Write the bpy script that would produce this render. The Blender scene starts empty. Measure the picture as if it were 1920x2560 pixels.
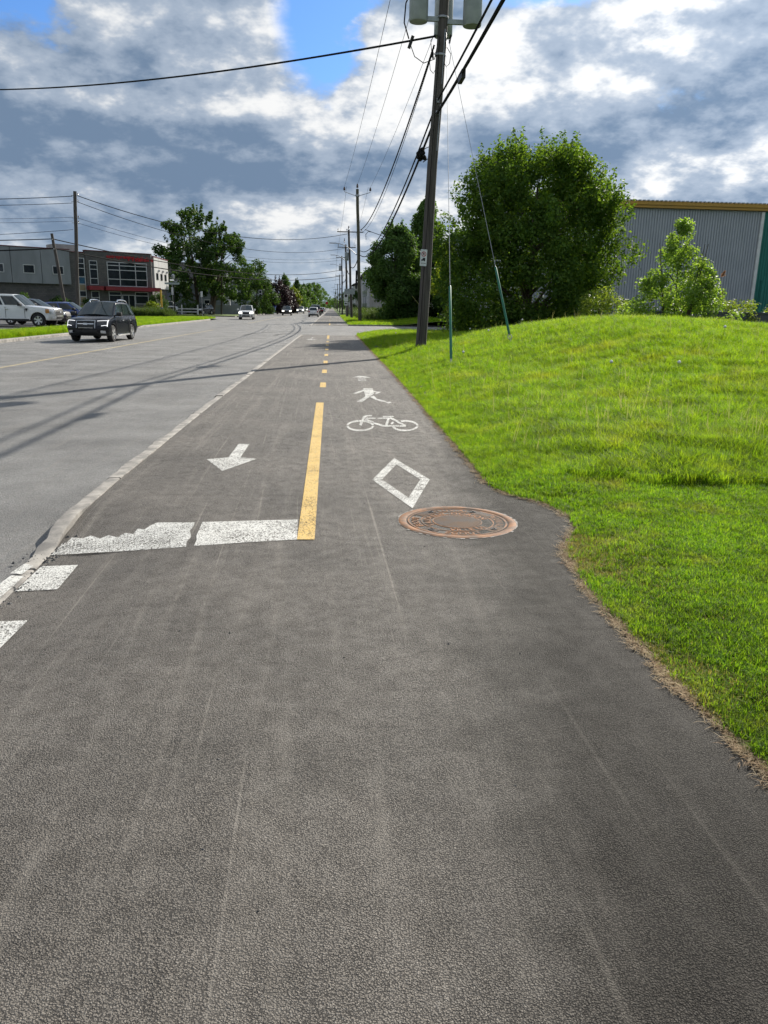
import bpy, math, random
import numpy as np
from mathutils import Vector, Matrix

# ------------------------------------------------------------------ camera, sky, sun, exposure
scene = bpy.context.scene
F_PX, CX, CY, CAM_H = 1923.0, 960.0, 1280.0, 1.55        # the photograph is 1920 x 2560
YAW, PITCH, ROLL = math.radians(4.0487), math.radians(14.8365), math.radians(1.1)
SUN_AZ, SUN_EL = math.radians(34.0), math.radians(31.0)   # azimuth measured from +Y (along the road) towards +X
_f = Vector((math.sin(YAW)*math.cos(PITCH), math.cos(YAW)*math.cos(PITCH), -math.sin(PITCH)))
_r0 = Vector((math.cos(YAW), -math.sin(YAW), 0)); _u0 = _r0.cross(_f)
CR = _r0*math.cos(ROLL) + _u0*math.sin(ROLL); CU = -_r0*math.sin(ROLL) + _u0*math.cos(ROLL); CF = _f
cam_d = bpy.data.cameras.new('camera'); cam = bpy.data.objects.new('camera', cam_d)
scene.collection.objects.link(cam)
cam_d.sensor_fit = 'HORIZONTAL'; cam_d.sensor_width = 36.0; cam_d.lens = 36.0*F_PX/1920.0
cam_d.clip_start = 0.05; cam_d.clip_end = 9000
cam.matrix_world = Matrix(((CR.x, CU.x, -CF.x, 0), (CR.y, CU.y, -CF.y, 0), (CR.z, CU.z, -CF.z, CAM_H), (0, 0, 0, 1)))
scene.camera = cam
scene.render.resolution_x, scene.render.resolution_y = 768, 1024
vs = scene.view_settings
vs.view_transform = 'Standard'; vs.look = 'None'; vs.gamma = 1.0; vs.use_curve_mapping = False
vs.exposure = 0.55

def gp(px, py, z=0.0):
    """ground point (x, y) under a photo pixel, on the plane of height z"""
    d = CF + CR*((px-CX)/F_PX) - CU*((py-CY)/F_PX)
    t = (z-CAM_H)/d.z
    return d.x*t, d.y*t

SUN_DIR = Vector((math.sin(SUN_AZ)*math.cos(SUN_EL), math.cos(SUN_AZ)*math.cos(SUN_EL), math.sin(SUN_EL)))
sun_d = bpy.data.lights.new('sun', 'SUN'); sun = bpy.data.objects.new('sun', sun_d)
scene.collection.objects.link(sun)
sun_d.energy = 5.0; sun_d.angle = math.radians(0.53); sun_d.color = (1.0, 0.94, 0.84)
sun.rotation_euler = (-SUN_DIR).to_track_quat('-Z', 'Y').to_euler()
sun.location = (20, 30, 40)

# ------------------------------------------------------------------ node helpers
class NT:
    def __init__(s, tree):
        s.t = tree; s.n = tree.nodes; s.l = tree.links
    def put(s, sock, v):
        if isinstance(v, bpy.types.NodeSocket): s.l.new(v, sock)
        elif v is not None: sock.default_value = v
    def node(s, typ, ins=None, **props):
        n = s.n.new(typ)
        for k, v in props.items(): setattr(n, k, v)
        for k, v in (ins or {}).items(): s.put(n.inputs[k], v)
        return n
    def m(s, op, a, b=None, c=None, clamp=False):
        n = s.n.new('ShaderNodeMath'); n.operation = op; n.use_clamp = clamp
        for i, v in enumerate((a, b, c)):
            if v is not None: s.put(n.inputs[i], v)
        return n.outputs[0]
    def vm(s, op, a, b=None, scale=None):
        n = s.n.new('ShaderNodeVectorMath'); n.operation = op
        s.put(n.inputs[0], a)
        if b is not None: s.put(n.inputs[1], b)
        if scale is not None: s.put(n.inputs['Scale'], scale)
        return n.outputs[1] if op in ('DOT_PRODUCT', 'LENGTH', 'DISTANCE') else n.outputs[0]
    def mix(s, f, a, b, blend='MIX'):
        n = s.n.new('ShaderNodeMix'); n.data_type = 'RGBA'; n.blend_type = blend
        s.put(n.inputs[0], f); s.put(n.inputs[6], a); s.put(n.inputs[7], b)
        return n.outputs[2]
    def ss(s, x, lo, hi):
        n = s.n.new('ShaderNodeMapRange'); n.interpolation_type = 'SMOOTHSTEP'; n.clamp = True
        s.put(n.inputs[0], x); s.put(n.inputs[1], lo); s.put(n.inputs[2], hi)
        return n.outputs[0]
    def lin(s, x, a, b, c=0.0, d=1.0):
        n = s.n.new('ShaderNodeMapRange'); n.clamp = True
        for i, v in enumerate((x, a, b, c, d)): s.put(n.inputs[i], v)
        return n.outputs[0]
    def noise(s, vec, scale, detail=2.0, rough=0.5, dist=0.0, dim='3D'):
        n = s.n.new('ShaderNodeTexNoise'); n.noise_dimensions = dim
        if vec is not None: s.put(n.inputs['Vector'], vec)
        n.inputs['Scale'].default_value = scale; n.inputs['Detail'].default_value = detail
        n.inputs['Roughness'].default_value = rough; n.inputs['Distortion'].default_value = dist
        return n.outputs[0]
    def xyz(s, v):
        n = s.n.new('ShaderNodeSeparateXYZ'); s.put(n.inputs[0], v); return n.outputs
    def comb(s, x, y, z):
        n = s.n.new('ShaderNodeCombineXYZ')
        for i, v in enumerate((x, y, z)): s.put(n.inputs[i], v)
        return n.outputs[0]

# ------------------------------------------------------------------ sky: Nishita blue behind a broken, backlit cloud deck
world = bpy.data.worlds.new('World'); scene.world = world; world.use_nodes = True
w = NT(world.node_tree); w.n.clear()
sky = w.node('ShaderNodeTexSky', sky_type='NISHITA', sun_disc=False)
sky.sun_elevation = SUN_EL; sky.sun_rotation = SUN_AZ; sky.altitude = 50; sky.air_density = 1.0; sky.dust_density = 0.6; sky.ozone_density = 1.5
dirv = w.vm('NORMALIZE', w.node('ShaderNodeTexCoord').outputs['Generated'])
dx, dy, dz = w.xyz(dirv)
zc = w.m('MAXIMUM', dz, 0.0)
inv = w.m('DIVIDE', 1.0, w.m('ADD', zc, 0.55))
pc = w.vm('ADD', w.vm('MULTIPLY', w.vm('SCALE', dirv, scale=inv), (1.0, 1.0, 1.75)), (3.1, 7.35, 0.4))
n_mid = w.noise(pc, 3.7, 9.0, 0.58, 0.0)
pcs = w.vm('ADD', pc, (0.020*math.sin(SUN_AZ), 0.020*math.cos(SUN_AZ), 0.040))     # the same field a step towards the sun
n_mid2 = w.noise(pcs, 3.7, 6.0, 0.58, 0.0)
n_cov = w.noise(pc, 2.4, 2.0, 0.5, 0.0)
relief = w.m('SUBTRACT', n_mid, n_mid2)
# where the cloud deck is heavy, thin or open; azimuth and elevation in degrees from the road's direction
wob = w.m('MULTIPLY', w.m('SUBTRACT', n_mid, 0.5), 1.0)
az = w.m('ADD', w.m('MULTIPLY', w.m('ARCTAN2', dx, dy), 57.2958), w.m('MULTIPLY', wob, 11.0))
el = w.m('ADD', w.m('MULTIPLY', w.m('ARCSINE', dz), 57.2958), w.m('MULTIPLY', w.m('SUBTRACT', n_cov, 0.5), 5.0))
def blobs(lst):
    tot = None
    for a_, e_, ra, re, amp in lst:
        u = w.m('DIVIDE', w.m('SUBTRACT', az, a_), ra); v = w.m('DIVIDE', w.m('SUBTRACT', el, e_), re)
        g_ = w.m('MULTIPLY', w.m('EXPONENT', w.m('MULTIPLY', w.m('ADD', w.m('MULTIPLY', u, u), w.m('MULTIPLY', v, v)), -1.0)), amp)
        tot = g_ if tot is None else w.m('ADD', tot, g_)
    return tot
heavy = blobs([(-8, 9.6, 15, 2.3, .55), (-18, 15.0, 6.5, 2.4, .40), (12, 10.8, 6.5, 3.0, .62), (22, 11.8, 5.5, 3.2, .55), (3, 10.6, 4, 2.4, .38), (19, 17.6, 4, 1.6, .25), 
               (-5, 14.9, 5.0, 2.6, -.45), (-14, 12.2, 7, 1.2, -.34), (9, 15.2, 6.0, 2.3, -.60), (17, 14.0, 3.5, 2.2, -.45), (23, 16.6, 3.0, 2.2, -.55), (27, 9.2, 4.5, 1.6, -.38), (2.5, 14.0, 3.5, 1.8, -.5), (1, 7.0, 6, 1.2, -.30), (-12, 6.6, 9, 1.1, -.26), (17, 7.2, 6, 1.2, -.34)])
open_ = blobs([(-0.5, 17.4, 4.8, 3.9, .27), (-20.5, 18.5, 5.5, 3.4, .34), (12, 19.6, 6.0, 2.2, .26), (-1, 3.2, 7, 1.0, .10)])
th = w.m('ADD', w.m('ADD', w.m('MULTIPLY', w.m('SUBTRACT', n_mid, 0.5), 2.1), 0.44), heavy)
th = w.lin(w.m('SUBTRACT', th, w.m('MULTIPLY', relief, 7.0)), -0.30, 1.20)
cov = w.ss(w.m('SUBTRACT', w.m('ADD', w.m('MULTIPLY', n_cov, 0.35), w.m('MULTIPLY', n_mid, 0.85)), open_), 0.36, 0.46)
c_lo = w.mix(w.ss(th, 0.0, 0.5), (7.7, 7.75, 7.75, 1), (3.25, 3.9, 4.85, 1))
base_c = w.mix(w.ss(th, 0.42, 1.0), c_lo, (1.45, 2.12, 3.15, 1))
sunang = w.vm('DOT_PRODUCT', dirv, tuple(SUN_DIR))
glow = w.m('POWER', w.m('MAXIMUM', sunang, 0.0), 9.0)
base_c = w.vm('SCALE', base_c, scale=w.m('ADD', 0.95, w.m('MULTIPLY', glow, 0.45)))
low = w.m('SUBTRACT', 1.0, w.ss(dz, 0.0, 0.11))
blue = w.vm('MULTIPLY', sky.outputs[0], (0.50, 0.80, 1.22))
skyc = w.mix(cov, blue, base_c)
skyc = w.mix(w.m('MULTIPLY', low, 0.50), skyc, (3.9, 4.7, 5.5, 1))
bg = w.node('ShaderNodeBackground', {'Color': skyc, 'Strength': 0.085})
w.l.new(bg.outputs[0], w.node('ShaderNodeOutputWorld').inputs[0])
cy = scene.cycles; world.cycles.sampling_method = 'NONE'      # an even, overcast-like sky: plain sampling is quicker and as clean
cy.use_adaptive_sampling = True; cy.adaptive_threshold = 0.015
cy.max_bounces = 5; cy.diffuse_bounces = 2; cy.glossy_bounces = 2; cy.transmission_bounces = 3; cy.transparent_max_bounces = 6
cy.caustics_reflective = False; cy.caustics_refractive = False

# ------------------------------------------------------------------ material helpers
def new_mat(name):
    m = bpy.data.materials.new(name); m.use_nodes = True
    t = NT(m.node_tree); t.n.clear()
    out = t.node('ShaderNodeOutputMaterial')
    return m, t, out
def c4(c): return (c[0], c[1], c[2], 1.0)
def pm(name, c1, c2=None, scale=4.0, rough=0.6, metal=0.0, bump=0.0, bscale=None, spec=0.5, detail=4.0, stretch=None, coat=0.0, lo=0.35, hi=0.65):
    """principled material whose colour wanders between c1 and c2 by a noise on the object's own coordinates"""
    m, t, out = new_mat(name)
    co = t.node('ShaderNodeTexCoord').outputs['Object']
    if stretch: co = t.vm('MULTIPLY', co, stretch)
    c2 = c2 or tuple(v*0.8 for v in c1)
    n = t.noise(co, scale, detail, 0.6)
    b = t.node('ShaderNodeBsdfPrincipled', {'Base Color': t.mix(t.ss(n, lo, hi), c4(c1), c4(c2)), 'Roughness': rough, 'Metallic': metal, 'Specular IOR Level': spec, 'Coat Weight': coat})
    if bump:
        bn = t.noise(co, bscale or scale*4, 3.0, 0.6)
        bu = t.node('ShaderNodeBump', {'Height': bn, 'Strength': 1.0, 'Distance': bump}); t.l.new(bu.outputs[0], b.inputs['Normal'])
    t.l.new(b.outputs[0], out.inputs[0])
    return m
def glassmat(name, c=(0.012, 0.016, 0.02), rough=0.04):
    return pm(name, c, tuple(v*1.6 for v in c), 2.0, rough, 0.0, spec=0.5)
def emis(name, c, s):
    m, t, out = new_mat(name)
    n = t.noise(t.node('ShaderNodeTexCoord').outputs['Object'], 30.0)
    e = t.node('ShaderNodeEmission', {'Color': t.mix(n, c4(c), c4(tuple(v*0.8 for v in c))), 'Strength': s}); t.l.new(e.outputs[0], out.inputs[0])
    return m

def asphalt(name, base, stone_lo, stone_hi, sc, bump, streak, rough=0.72, dark_edges=0.0):
    m, t, out = new_mat(name)
    pos = t.node('ShaderNodeNewGeometry').outputs['Position']
    x, y, z = t.xyz(pos)
    jit = t.node('ShaderNodeTexNoise', {'Vector': pos, 'Scale': sc*0.55, 'Detail': 1.0}).outputs[1]
    wpos = t.vm('ADD', pos, t.vm('SCALE', t.vm('SUBTRACT', jit, (0.5, 0.5, 0.5)), scale=1.1/sc))
    vo = t.node('ShaderNodeTexVoronoi', {'Vector': wpos, 'Scale': sc, 'Randomness': 1.0}, feature='F1')
    vd = vo.outputs['Distance']; vc = vo.outputs['Color']
    rnd = t.xyz(vc)[0]
    fine = t.noise(pos, sc*2.3, 2.0, 0.6)
    mid = t.noise(pos, 9.0, 5.0, 0.6); big = t.noise(pos, 0.9, 4.0, 0.6)
    # wheel and foot dust: long streaks along the path
    sv = t.comb(t.m('MULTIPLY', x, 7.0), t.m('MULTIPLY', y, 0.35), z)
    st = t.m('MULTIPLY', t.ss(t.noise(sv, 1.0, 4.0, 0.62, 0.4), 0.46, 0.84), 0.75)
    sv2 = t.comb(t.m('MULTIPLY', t.m('ADD', x, t.m('MULTIPLY', y, 0.03)), 26.0), t.m('MULTIPLY', y, 0.28), z)
    st2 = t.ss(t.noise(sv2, 1.0, 3.0, 0.6, 0.5), 0.60, 0.76)
    vo2 = t.node('ShaderNodeTexVoronoi', {'Vector': wpos, 'Scale': sc*2.1, 'Randomness': 1.0}, feature='F1'); rnd2 = t.xyz(vo2.outputs['Color'])[1]
    stone = t.mix(t.m('ADD', t.m('MULTIPLY', rnd, 0.6), t.m('MULTIPLY', rnd2, 0.4)), c4(stone_lo), c4(stone_hi))
    col = t.mix(t.ss(vd, 0.36, 0.66), stone, c4(base))
    col = t.mix(t.m('MULTIPLY', t.ss(rnd2, 0.92, 0.97), 0.6), col, (0.33, 0.31, 0.28, 1))
    patch = t.m('ADD', t.m('MULTIPLY', mid, 0.5), t.m('MULTIPLY', big, 0.9))
    col = t.vm('SCALE', col, scale=t.lin(patch, 0.45, 0.95, 0.62, 1.38))
    spec = 0.26
    dust = t.m('ADD', t.m('MULTIPLY', st, streak), t.m('MULTIPLY', st2, streak*0.9), clamp=True)
    col = t.mix(dust, col, (0.30, 0.272, 0.235, 1))
    if dark_edges:
        # the newer, blacker mat along the right border and by the kerb end
        wob = t.m('MULTIPLY', t.m('SUBTRACT', t.noise(pos, 1.7, 4.0, 0.6), 0.5), 0.9)
        e = t.ss(t.m('ADD', t.m('SUBTRACT', x, t.m('MULTIPLY', t.m('SUBTRACT', y, 3.0), 0.12)), wob), 0.25, 1.15)
        col = t.mix(t.m('MULTIPLY', e, dark_edges), col, t.vm('SCALE', col, scale=0.34)); spec = t.lin(e, 0.0, 1.0, 0.26, 0.10)
    h = t.m('SUBTRACT', 1.6, t.m('ADD', t.ss(vd, 0.22, 0.72), t.m('ADD', t.m('MULTIPLY', t.ss(vo2.outputs['Distance'], 0.35, 0.75), 0.45), t.m('MULTIPLY', fine, 0.25))))
    h = t.m('ADD', h, t.m('MULTIPLY', rnd, 0.55))
    bu = t.node('ShaderNodeBump', {'Height': h, 'Strength': t.lin(mid, 0.32, 0.68, 0.45, 1.0), 'Distance': bump*1.25})
    b = t.node('ShaderNodeBsdfPrincipled', {'Base Color': col, 'Roughness': t.lin(fine, 0.3, 0.7, rough-0.1, rough+0.12), 'Specular IOR Level': spec, 'Normal': bu.outputs[0]})
    t.l.new(b.outputs[0], out.inputs[0])
    return m

def paint(name, c, wear, fine_sc=105.0, c2=None):
    """road paint, thin and worn: the asphalt shows through where it has gone"""
    m, t, out = new_mat(name)
    pos = t.node('ShaderNodeNewGeometry').outputs['Position']
    f1 = t.noise(pos, fine_sc, 2.0, 0.6); f2 = t.noise(pos, 26.0, 4.0, 0.65); f3 = t.noise(pos, 3.2, 3.0, 0.6)
    s = t.m('ADD', t.m('ADD', t.m('MULTIPLY', f1, 0.85), t.m('MULTIPLY', f2, 0.20)), t.m('MULTIPLY', f3, 0.25))
    mask = t.ss(s, 0.60-wear, 0.70-wear)
    col = t.mix(t.ss(f2, 0.35, 0.65), c4(c), c4(c2 or tuple(v*0.85 for v in c)))
    bu = t.node('ShaderNodeBump', {'Height': f1, 'Strength': 0.8, 'Distance': 0.003})
    b = t.node('ShaderNodeBsdfPrincipled', {'Base Color': col, 'Roughness': 0.75, 'Normal': bu.outputs[0]})
    tr = t.node('ShaderNodeBsdfTransparent')
    mx = t.node('ShaderNodeMixShader', {0: mask}); t.l.new(tr.outputs[0], mx.inputs[1]); t.l.new(b.outputs[0], mx.inputs[2])
    t.l.new(mx.outputs[0], out.inputs[0])
    return m

def leafmat(name, c1, c2, trans=0.45, rough=0.5, gloss=0.25, tcol=None, attr='rnd', patch=None):
    m, t, out = new_mat(name)
    if attr == 'rnd':
        r = t.node('ShaderNodeAttribute', attribute_name='rnd').outputs['Fac']
    else:
        r = t.node('ShaderNodeObjectInfo').outputs['Random']
    col = t.mix(r, c4(c1), c4(c2))
    pos = t.node('ShaderNodeNewGeometry').outputs['Position']
    if patch:
        pc_, sc_, lo_, hi_ = patch
        n = t.noise(pos, sc_, 4.0, 0.6)
        col = t.mix(t.ss(n, lo_, hi_), col, c4(pc_)); col = t.vm('SCALE', col, scale=t.lin(t.noise(pos, 2.6, 3.0, 0.65), 0.32, 0.68, 0.62, 1.22))
    else:
        n = t.noise(pos, 0.8, 3.0, 0.6); col = t.vm('SCALE', col, scale=t.lin(n, 0.3, 0.7, 0.75, 1.25))
    tc = t.vm('MULTIPLY', col, tcol or (1.5, 1.55, 0.55))
    d = t.node('ShaderNodeBsdfPrincipled', {'Base Color': col, 'Roughness': rough, 'Specular IOR Level': gloss})
    tl = t.node('ShaderNodeBsdfTranslucent', {'Color': tc})
    mx = t.node('ShaderNodeMixShader', {0: trans}); t.l.new(d.outputs[0], mx.inputs[1]); t.l.new(tl.outputs[0], mx.inputs[2])
    t.l.new(mx.outputs[0], out.inputs[0])
    return m

MAT = {}
def mk():
    M = MAT
    M['path'] = asphalt('path asphalt', (0.056, 0.050, 0.044), (0.128, 0.115, 0.100), (0.250, 0.225, 0.195), 185.0, 0.0048, 0.62, 0.62, 1.0)
    M['road'] = asphalt('road asphalt', (0.140, 0.137, 0.132), (0.19, 0.186, 0.178), (0.32, 0.313, 0.30), 120.0, 0.0045, 0.30, 0.64)
    M['lot'] = asphalt('parking asphalt', (0.060, 0.060, 0.060), (0.08, 0.08, 0.08), (0.13, 0.13, 0.13), 90.0, 0.003, 0.2)
    M['white'] = paint('worn white paint', (0.66, 0.65, 0.61), 0.04)
    M['white_thin'] = paint('thin white paint', (0.66, 0.65, 0.61), -0.03)
    M['yellow'] = paint('worn yellow paint', (0.66, 0.43, 0.115), 0.085, 105.0, (0.55, 0.39, 0.15))
    M['yellow_old'] = paint('faded yellow paint', (0.58, 0.48, 0.28), 0.04)
    M['concrete'] = pm('kerb concrete', (0.36, 0.335, 0.30), (0.17, 0.16, 0.148), 5.0, 0.85, bump=0.004, bscale=120.0, detail=8.0)
    M['grey_conc'] = pm('grey concrete', (0.30, 0.30, 0.30), (0.22, 0.22, 0.225), 3.0, 0.85, bump=0.003, bscale=60.0)
    M['soil'] = pm('soil under the grass', (0.045, 0.075, 0.014), (0.075, 0.095, 0.022), 1.6, 0.95, bump=0.02, bscale=30.0)
    M['far_grass'] = pm('distant lawn', (0.075, 0.125, 0.020), (0.11, 0.15, 0.03), 0.25, 0.95, detail=8.0)
    M['tuft_short'] = leafmat('mown grass blades', (0.102, 0.222, 0.020), (0.215, 0.325, 0.038), 0.58, 0.6, 0.12, (1.6, 1.6, 0.42), 'obj', ((0.30, 0.29, 0.10), 1.1, 0.52, 0.78))
    M['tuft_long'] = leafmat('long grass blades', (0.112, 0.235, 0.020), (0.255, 0.365, 0.042), 0.60, 0.6, 0.12, (1.65, 1.6, 0.40), 'obj', ((0.32, 0.37, 0.07), 0.9, 0.50, 0.78))
    M['tuft_weed'] = leafmat('dull weed blades', (0.060, 0.105, 0.030), (0.11, 0.15, 0.05), 0.35, 0.6, 0.1, (1.2, 1.2, 0.6), 'obj')
    M['tuft_stalk'] = leafmat('pale grass stalks', (0.30, 0.32, 0.13), (0.36, 0.33, 0.18), 0.5, 0.6, 0.1, (1.2, 1.2, 0.8), 'obj')
    M['tuft_tan'] = leafmat('parched grass blades', (0.20, 0.24, 0.06), (0.34, 0.29, 0.13), 0.45, 0.6, 0.1, (1.3, 1.2, 0.6), 'obj')
    M['tuft_dry'] = leafmat('dry grass stems', (0.46, 0.37, 0.23), (0.30, 0.19, 0.10), 0.3, 0.7, 0.15, (1.1, 1.0, 0.8), 'obj')
    M['wood'] = pm('weathered pole wood', (0.105, 0.092, 0.083), (0.052, 0.045, 0.040), 3.0, 0.9, bump=0.006, bscale=22.0, stretch=(7, 7, 0.35), detail=8.0)
    M['wood_green'] = pm('green treated pole wood', (0.105, 0.10, 0.065), (0.065, 0.065, 0.042), 3.0, 0.9, bump=0.005, bscale=22.0, stretch=(7, 7, 0.35), detail=8.0)
    M['galv'] = pm('galvanised steel', (0.36, 0.37, 0.38), (0.25, 0.26, 0.27), 9.0, 0.45, 0.7)
    M['trafo'] = pm('transformer grey paint', (0.36, 0.39, 0.40), (0.29, 0.32, 0.33), 3.0, 0.45)
    M['porcelain'] = pm('brown insulator glaze', (0.10, 0.07, 0.06), None, 5.0, 0.25)
    M['cable'] = pm('black cable jacket', (0.012, 0.012, 0.013), (0.02, 0.02, 0.02), 8.0, 0.9, spec=0.08)
    M['wire'] = pm('bare weathered wire', (0.06, 0.065, 0.07), (0.04, 0.045, 0.05), 8.0, 0.85, 0.0, spec=0.1)
    M['guard_old'] = pm('faded yellow guard', (0.30, 0.27, 0.07), None, 3.0, 0.6)
    M['guard'] = pm('green plastic guy guard', (0.008, 0.16, 0.085), (0.007, 0.12, 0.065), 2.0, 0.4)
    M['sign_white'] = pm('white sign sheeting', (0.66, 0.68, 0.68), (0.55, 0.58, 0.58), 6.0, 0.5)
    M['sign_red'] = pm('sign red', (0.42, 0.015, 0.02), None, 9.0, 0.5)
    M['sign_black'] = pm('sign black', (0.012, 0.012, 0.014), None, 9.0, 0.5)
    M['sign_green'] = pm('street name plate', (0.35, 0.40, 0.40), None, 9.0, 0.5)
    M['rust'] = pm('rusty cast iron', (0.29, 0.120, 0.038), (0.105, 0.058, 0.032), 9.0, 0.75, 0.0, bump=0.002, bscale=150.0, detail=8.0)
    M['rust_dark'] = pm('worn dark iron', (0.035, 0.025, 0.020), (0.06, 0.035, 0.022), 20.0, 0.6, 0.2, bump=0.001, bscale=150.0)
    M['rust_rib'] = pm('polished iron ribs', (0.15, 0.125, 0.108), (0.19, 0.115, 0.065), 5.0, 0.55, 0.2)
    M['bark'] = pm('bark', (0.13, 0.10, 0.075), (0.07, 0.055, 0.04), 5.0, 0.95, bump=0.02, bscale=18.0, stretch=(3, 3, 0.5))
    M['leaf_maple'] = leafmat('maple leaves', (0.048, 0.105, 0.024), (0.120, 0.190, 0.042), 0.46, 0.6, 0.10, (2.0, 1.9, 0.5))
    M['leaf_poplar'] = leafmat('poplar leaves', (0.14, 0.235, 0.050), (0.22, 0.31, 0.08), 0.55, 0.5, 0.2, (1.7, 1.7, 0.6))
    M['leaf_dark'] = leafmat('dark leaves', (0.036, 0.080, 0.022), (0.075, 0.125, 0.034), 0.34, 0.6, 0.10)
    M['leaf_mid'] = leafmat('mid green leaves', (0.062, 0.130, 0.034), (0.12, 0.19, 0.055), 0.38, 0.6, 0.10)
    M['leaf_purple'] = leafmat('purple leaves', (0.022, 0.016, 0.018), (0.038, 0.024, 0.024), 0.3, 0.5, 0.3, (1.4, 1.0, 1.0))
    M['leaf_lime'] = leafmat('yellow green leaves', (0.13, 0.18, 0.020), (0.20, 0.24, 0.03), 0.45, 0.5, 0.3)
    M['leaf_vine'] = leafmat('sunlit vine leaves', (0.13, 0.19, 0.030), (0.22, 0.26, 0.06), 0.5, 0.5, 0.3)
    M['reed'] = leafmat('reed plumes', (0.30, 0.19, 0.11), (0.22, 0.13, 0.08), 0.5, 0.7, 0.2, (1.3, 1.1, 0.9))
    M['siding_grey'] = pm('grey ribbed siding', (0.42, 0.44, 0.48), (0.38, 0.40, 0.44), 0.6, 0.55, 0.0)
    M['siding_green'] = pm('green ribbed siding', (0.012, 0.18, 0.15), (0.010, 0.15, 0.125), 0.6, 0.55)
    M['fascia'] = pm('orange yellow fascia', (0.50, 0.27, 0.035), (0.45, 0.25, 0.04), 0.7, 0.5)
    M['dark_wall'] = pm('dark wall', (0.085, 0.095, 0.105), (0.065, 0.072, 0.08), 1.5, 0.9, bump=0.004, bscale=40.0)
    M['block'] = block_mat()
    M['silver_panel'] = pm('silver wall panel', (0.23, 0.245, 0.265), (0.185, 0.20, 0.215), 0.9, 0.5, 0.15, stretch=(1, 1, 0.3))
    M['white_panel'] = pm('pale wall panel', (0.44, 0.44, 0.43), (0.38, 0.38, 0.375), 0.9, 0.6, stretch=(1, 1, 0.3))
    M['red_trim'] = pm('red trim', (0.22, 0.015, 0.025), (0.18, 0.012, 0.02), 1.5, 0.5)
    M['coping'] = pm('dark red coping', (0.14, 0.02, 0.03), None, 1.5, 0.5)
    M['red_letter'] = pm('red letters', (0.45, 0.012, 0.02), None, 3.0, 0.5)
    M['alu'] = pm('aluminium frame', (0.50, 0.51, 0.52), (0.42, 0.43, 0.44), 4.0, 0.45, 0.4)
    M['pane'] = glassmat('dark window pane')
    M['pane_blue'] = pm('blue printed pane', (0.03, 0.10, 0.17), (0.02, 0.05, 0.09), 1.2, 0.2)
    M['pane_tan'] = pm('tan spandrel pane', (0.26, 0.21, 0.13), (0.2, 0.16, 0.1), 1.2, 0.35)
    M['roof_dark'] = pm('dark roof shingles', (0.05, 0.05, 0.055), (0.035, 0.035, 0.04), 2.0, 0.9, bump=0.01, bscale=14.0)
    M['house_grey'] = pm('grey siding', (0.24, 0.26, 0.29), (0.20, 0.22, 0.25), 0.8, 0.8)
    M['house_blue'] = pm('slate blue siding', (0.10, 0.12, 0.16), (0.085, 0.10, 0.14), 0.8, 0.8)
    M['brick_tan'] = pm('tan cladding', (0.38, 0.36, 0.34), (0.30, 0.28, 0.27), 1.0, 0.85)
    M['trim_white'] = pm('white trim', (0.72, 0.72, 0.72), (0.62, 0.62, 0.62), 2.0, 0.6)
    M['blue_plastic'] = pm('blue paint', (0.015, 0.05, 0.24), (0.012, 0.04, 0.18), 4.0, 0.4)
    M['yellow_post'] = pm('yellow paint', (0.62, 0.36, 0.03), (0.5, 0.3, 0.03), 4.0, 0.5)
    M['p_black'] = pm('dark blue black car paint', (0.006, 0.007, 0.012), (0.008, 0.009, 0.015), 1.0, 0.2, 0.0, spec=0.3, coat=0.12)
    M['p_white'] = pm('white car paint', (0.72, 0.72, 0.71), (0.67, 0.67, 0.66), 0.7, 0.22, 0.0, coat=0.8)
    M['p_blue'] = pm('blue car paint', (0.012, 0.05, 0.22), None, 1.0, 0.18, 0.3, coat=1.0)
    M['p_dark'] = pm('charcoal car paint', (0.028, 0.028, 0.032), None, 1.0, 0.2, 0.3, coat=1.0)
    M['p_grey'] = pm('silver car paint', (0.42, 0.43, 0.45), None, 1.0, 0.25, 0.5, coat=0.8)
    M['p_purple'] = pm('dark violet car paint', (0.012, 0.010, 0.022), None, 1.0, 0.2, 0.0, spec=0.35, coat=0.3)
    M['plastic'] = pm('black plastic', (0.013, 0.013, 0.014), (0.02, 0.02, 0.02), 6.0, 0.6)
    M['tyre'] = pm('tyre rubber', (0.014, 0.014, 0.014), (0.022, 0.022, 0.022), 12.0, 0.85)
    M['rim'] = pm('alloy rim', (0.62, 0.63, 0.64), (0.52, 0.53, 0.54), 5.0, 0.3, 0.8)
    M['chrome'] = pm('chrome', (0.75, 0.76, 0.77), (0.68, 0.69, 0.70), 3.0, 0.15, 1.0)
    M['car_glass'] = glassmat('car glass', (0.018, 0.026, 0.027), 0.03)
    M['lens'] = pm('clear lamp lens', (0.62, 0.64, 0.66), (0.45, 0.46, 0.48), 20.0, 0.12, 0.3)
    M['lens_dark'] = pm('smoked lamp lens', (0.04, 0.04, 0.045), (0.08, 0.08, 0.085), 20.0, 0.08, 0.2)
    M['drl'] = emis('lit running lamp', (0.95, 0.97, 1.0), 1.1)
    M['headlamp'] = emis('lit headlamp', (1.0, 0.96, 0.82), 3.0)
    M['amber'] = pm('amber lens', (0.45, 0.20, 0.05), None, 20.0, 0.2)
    M['tail'] = pm('red lamp lens', (0.35, 0.01, 0.012), None, 20.0, 0.15)
    M['plate'] = pm('licence plate', (0.55, 0.56, 0.60), None, 20.0, 0.5)

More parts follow.
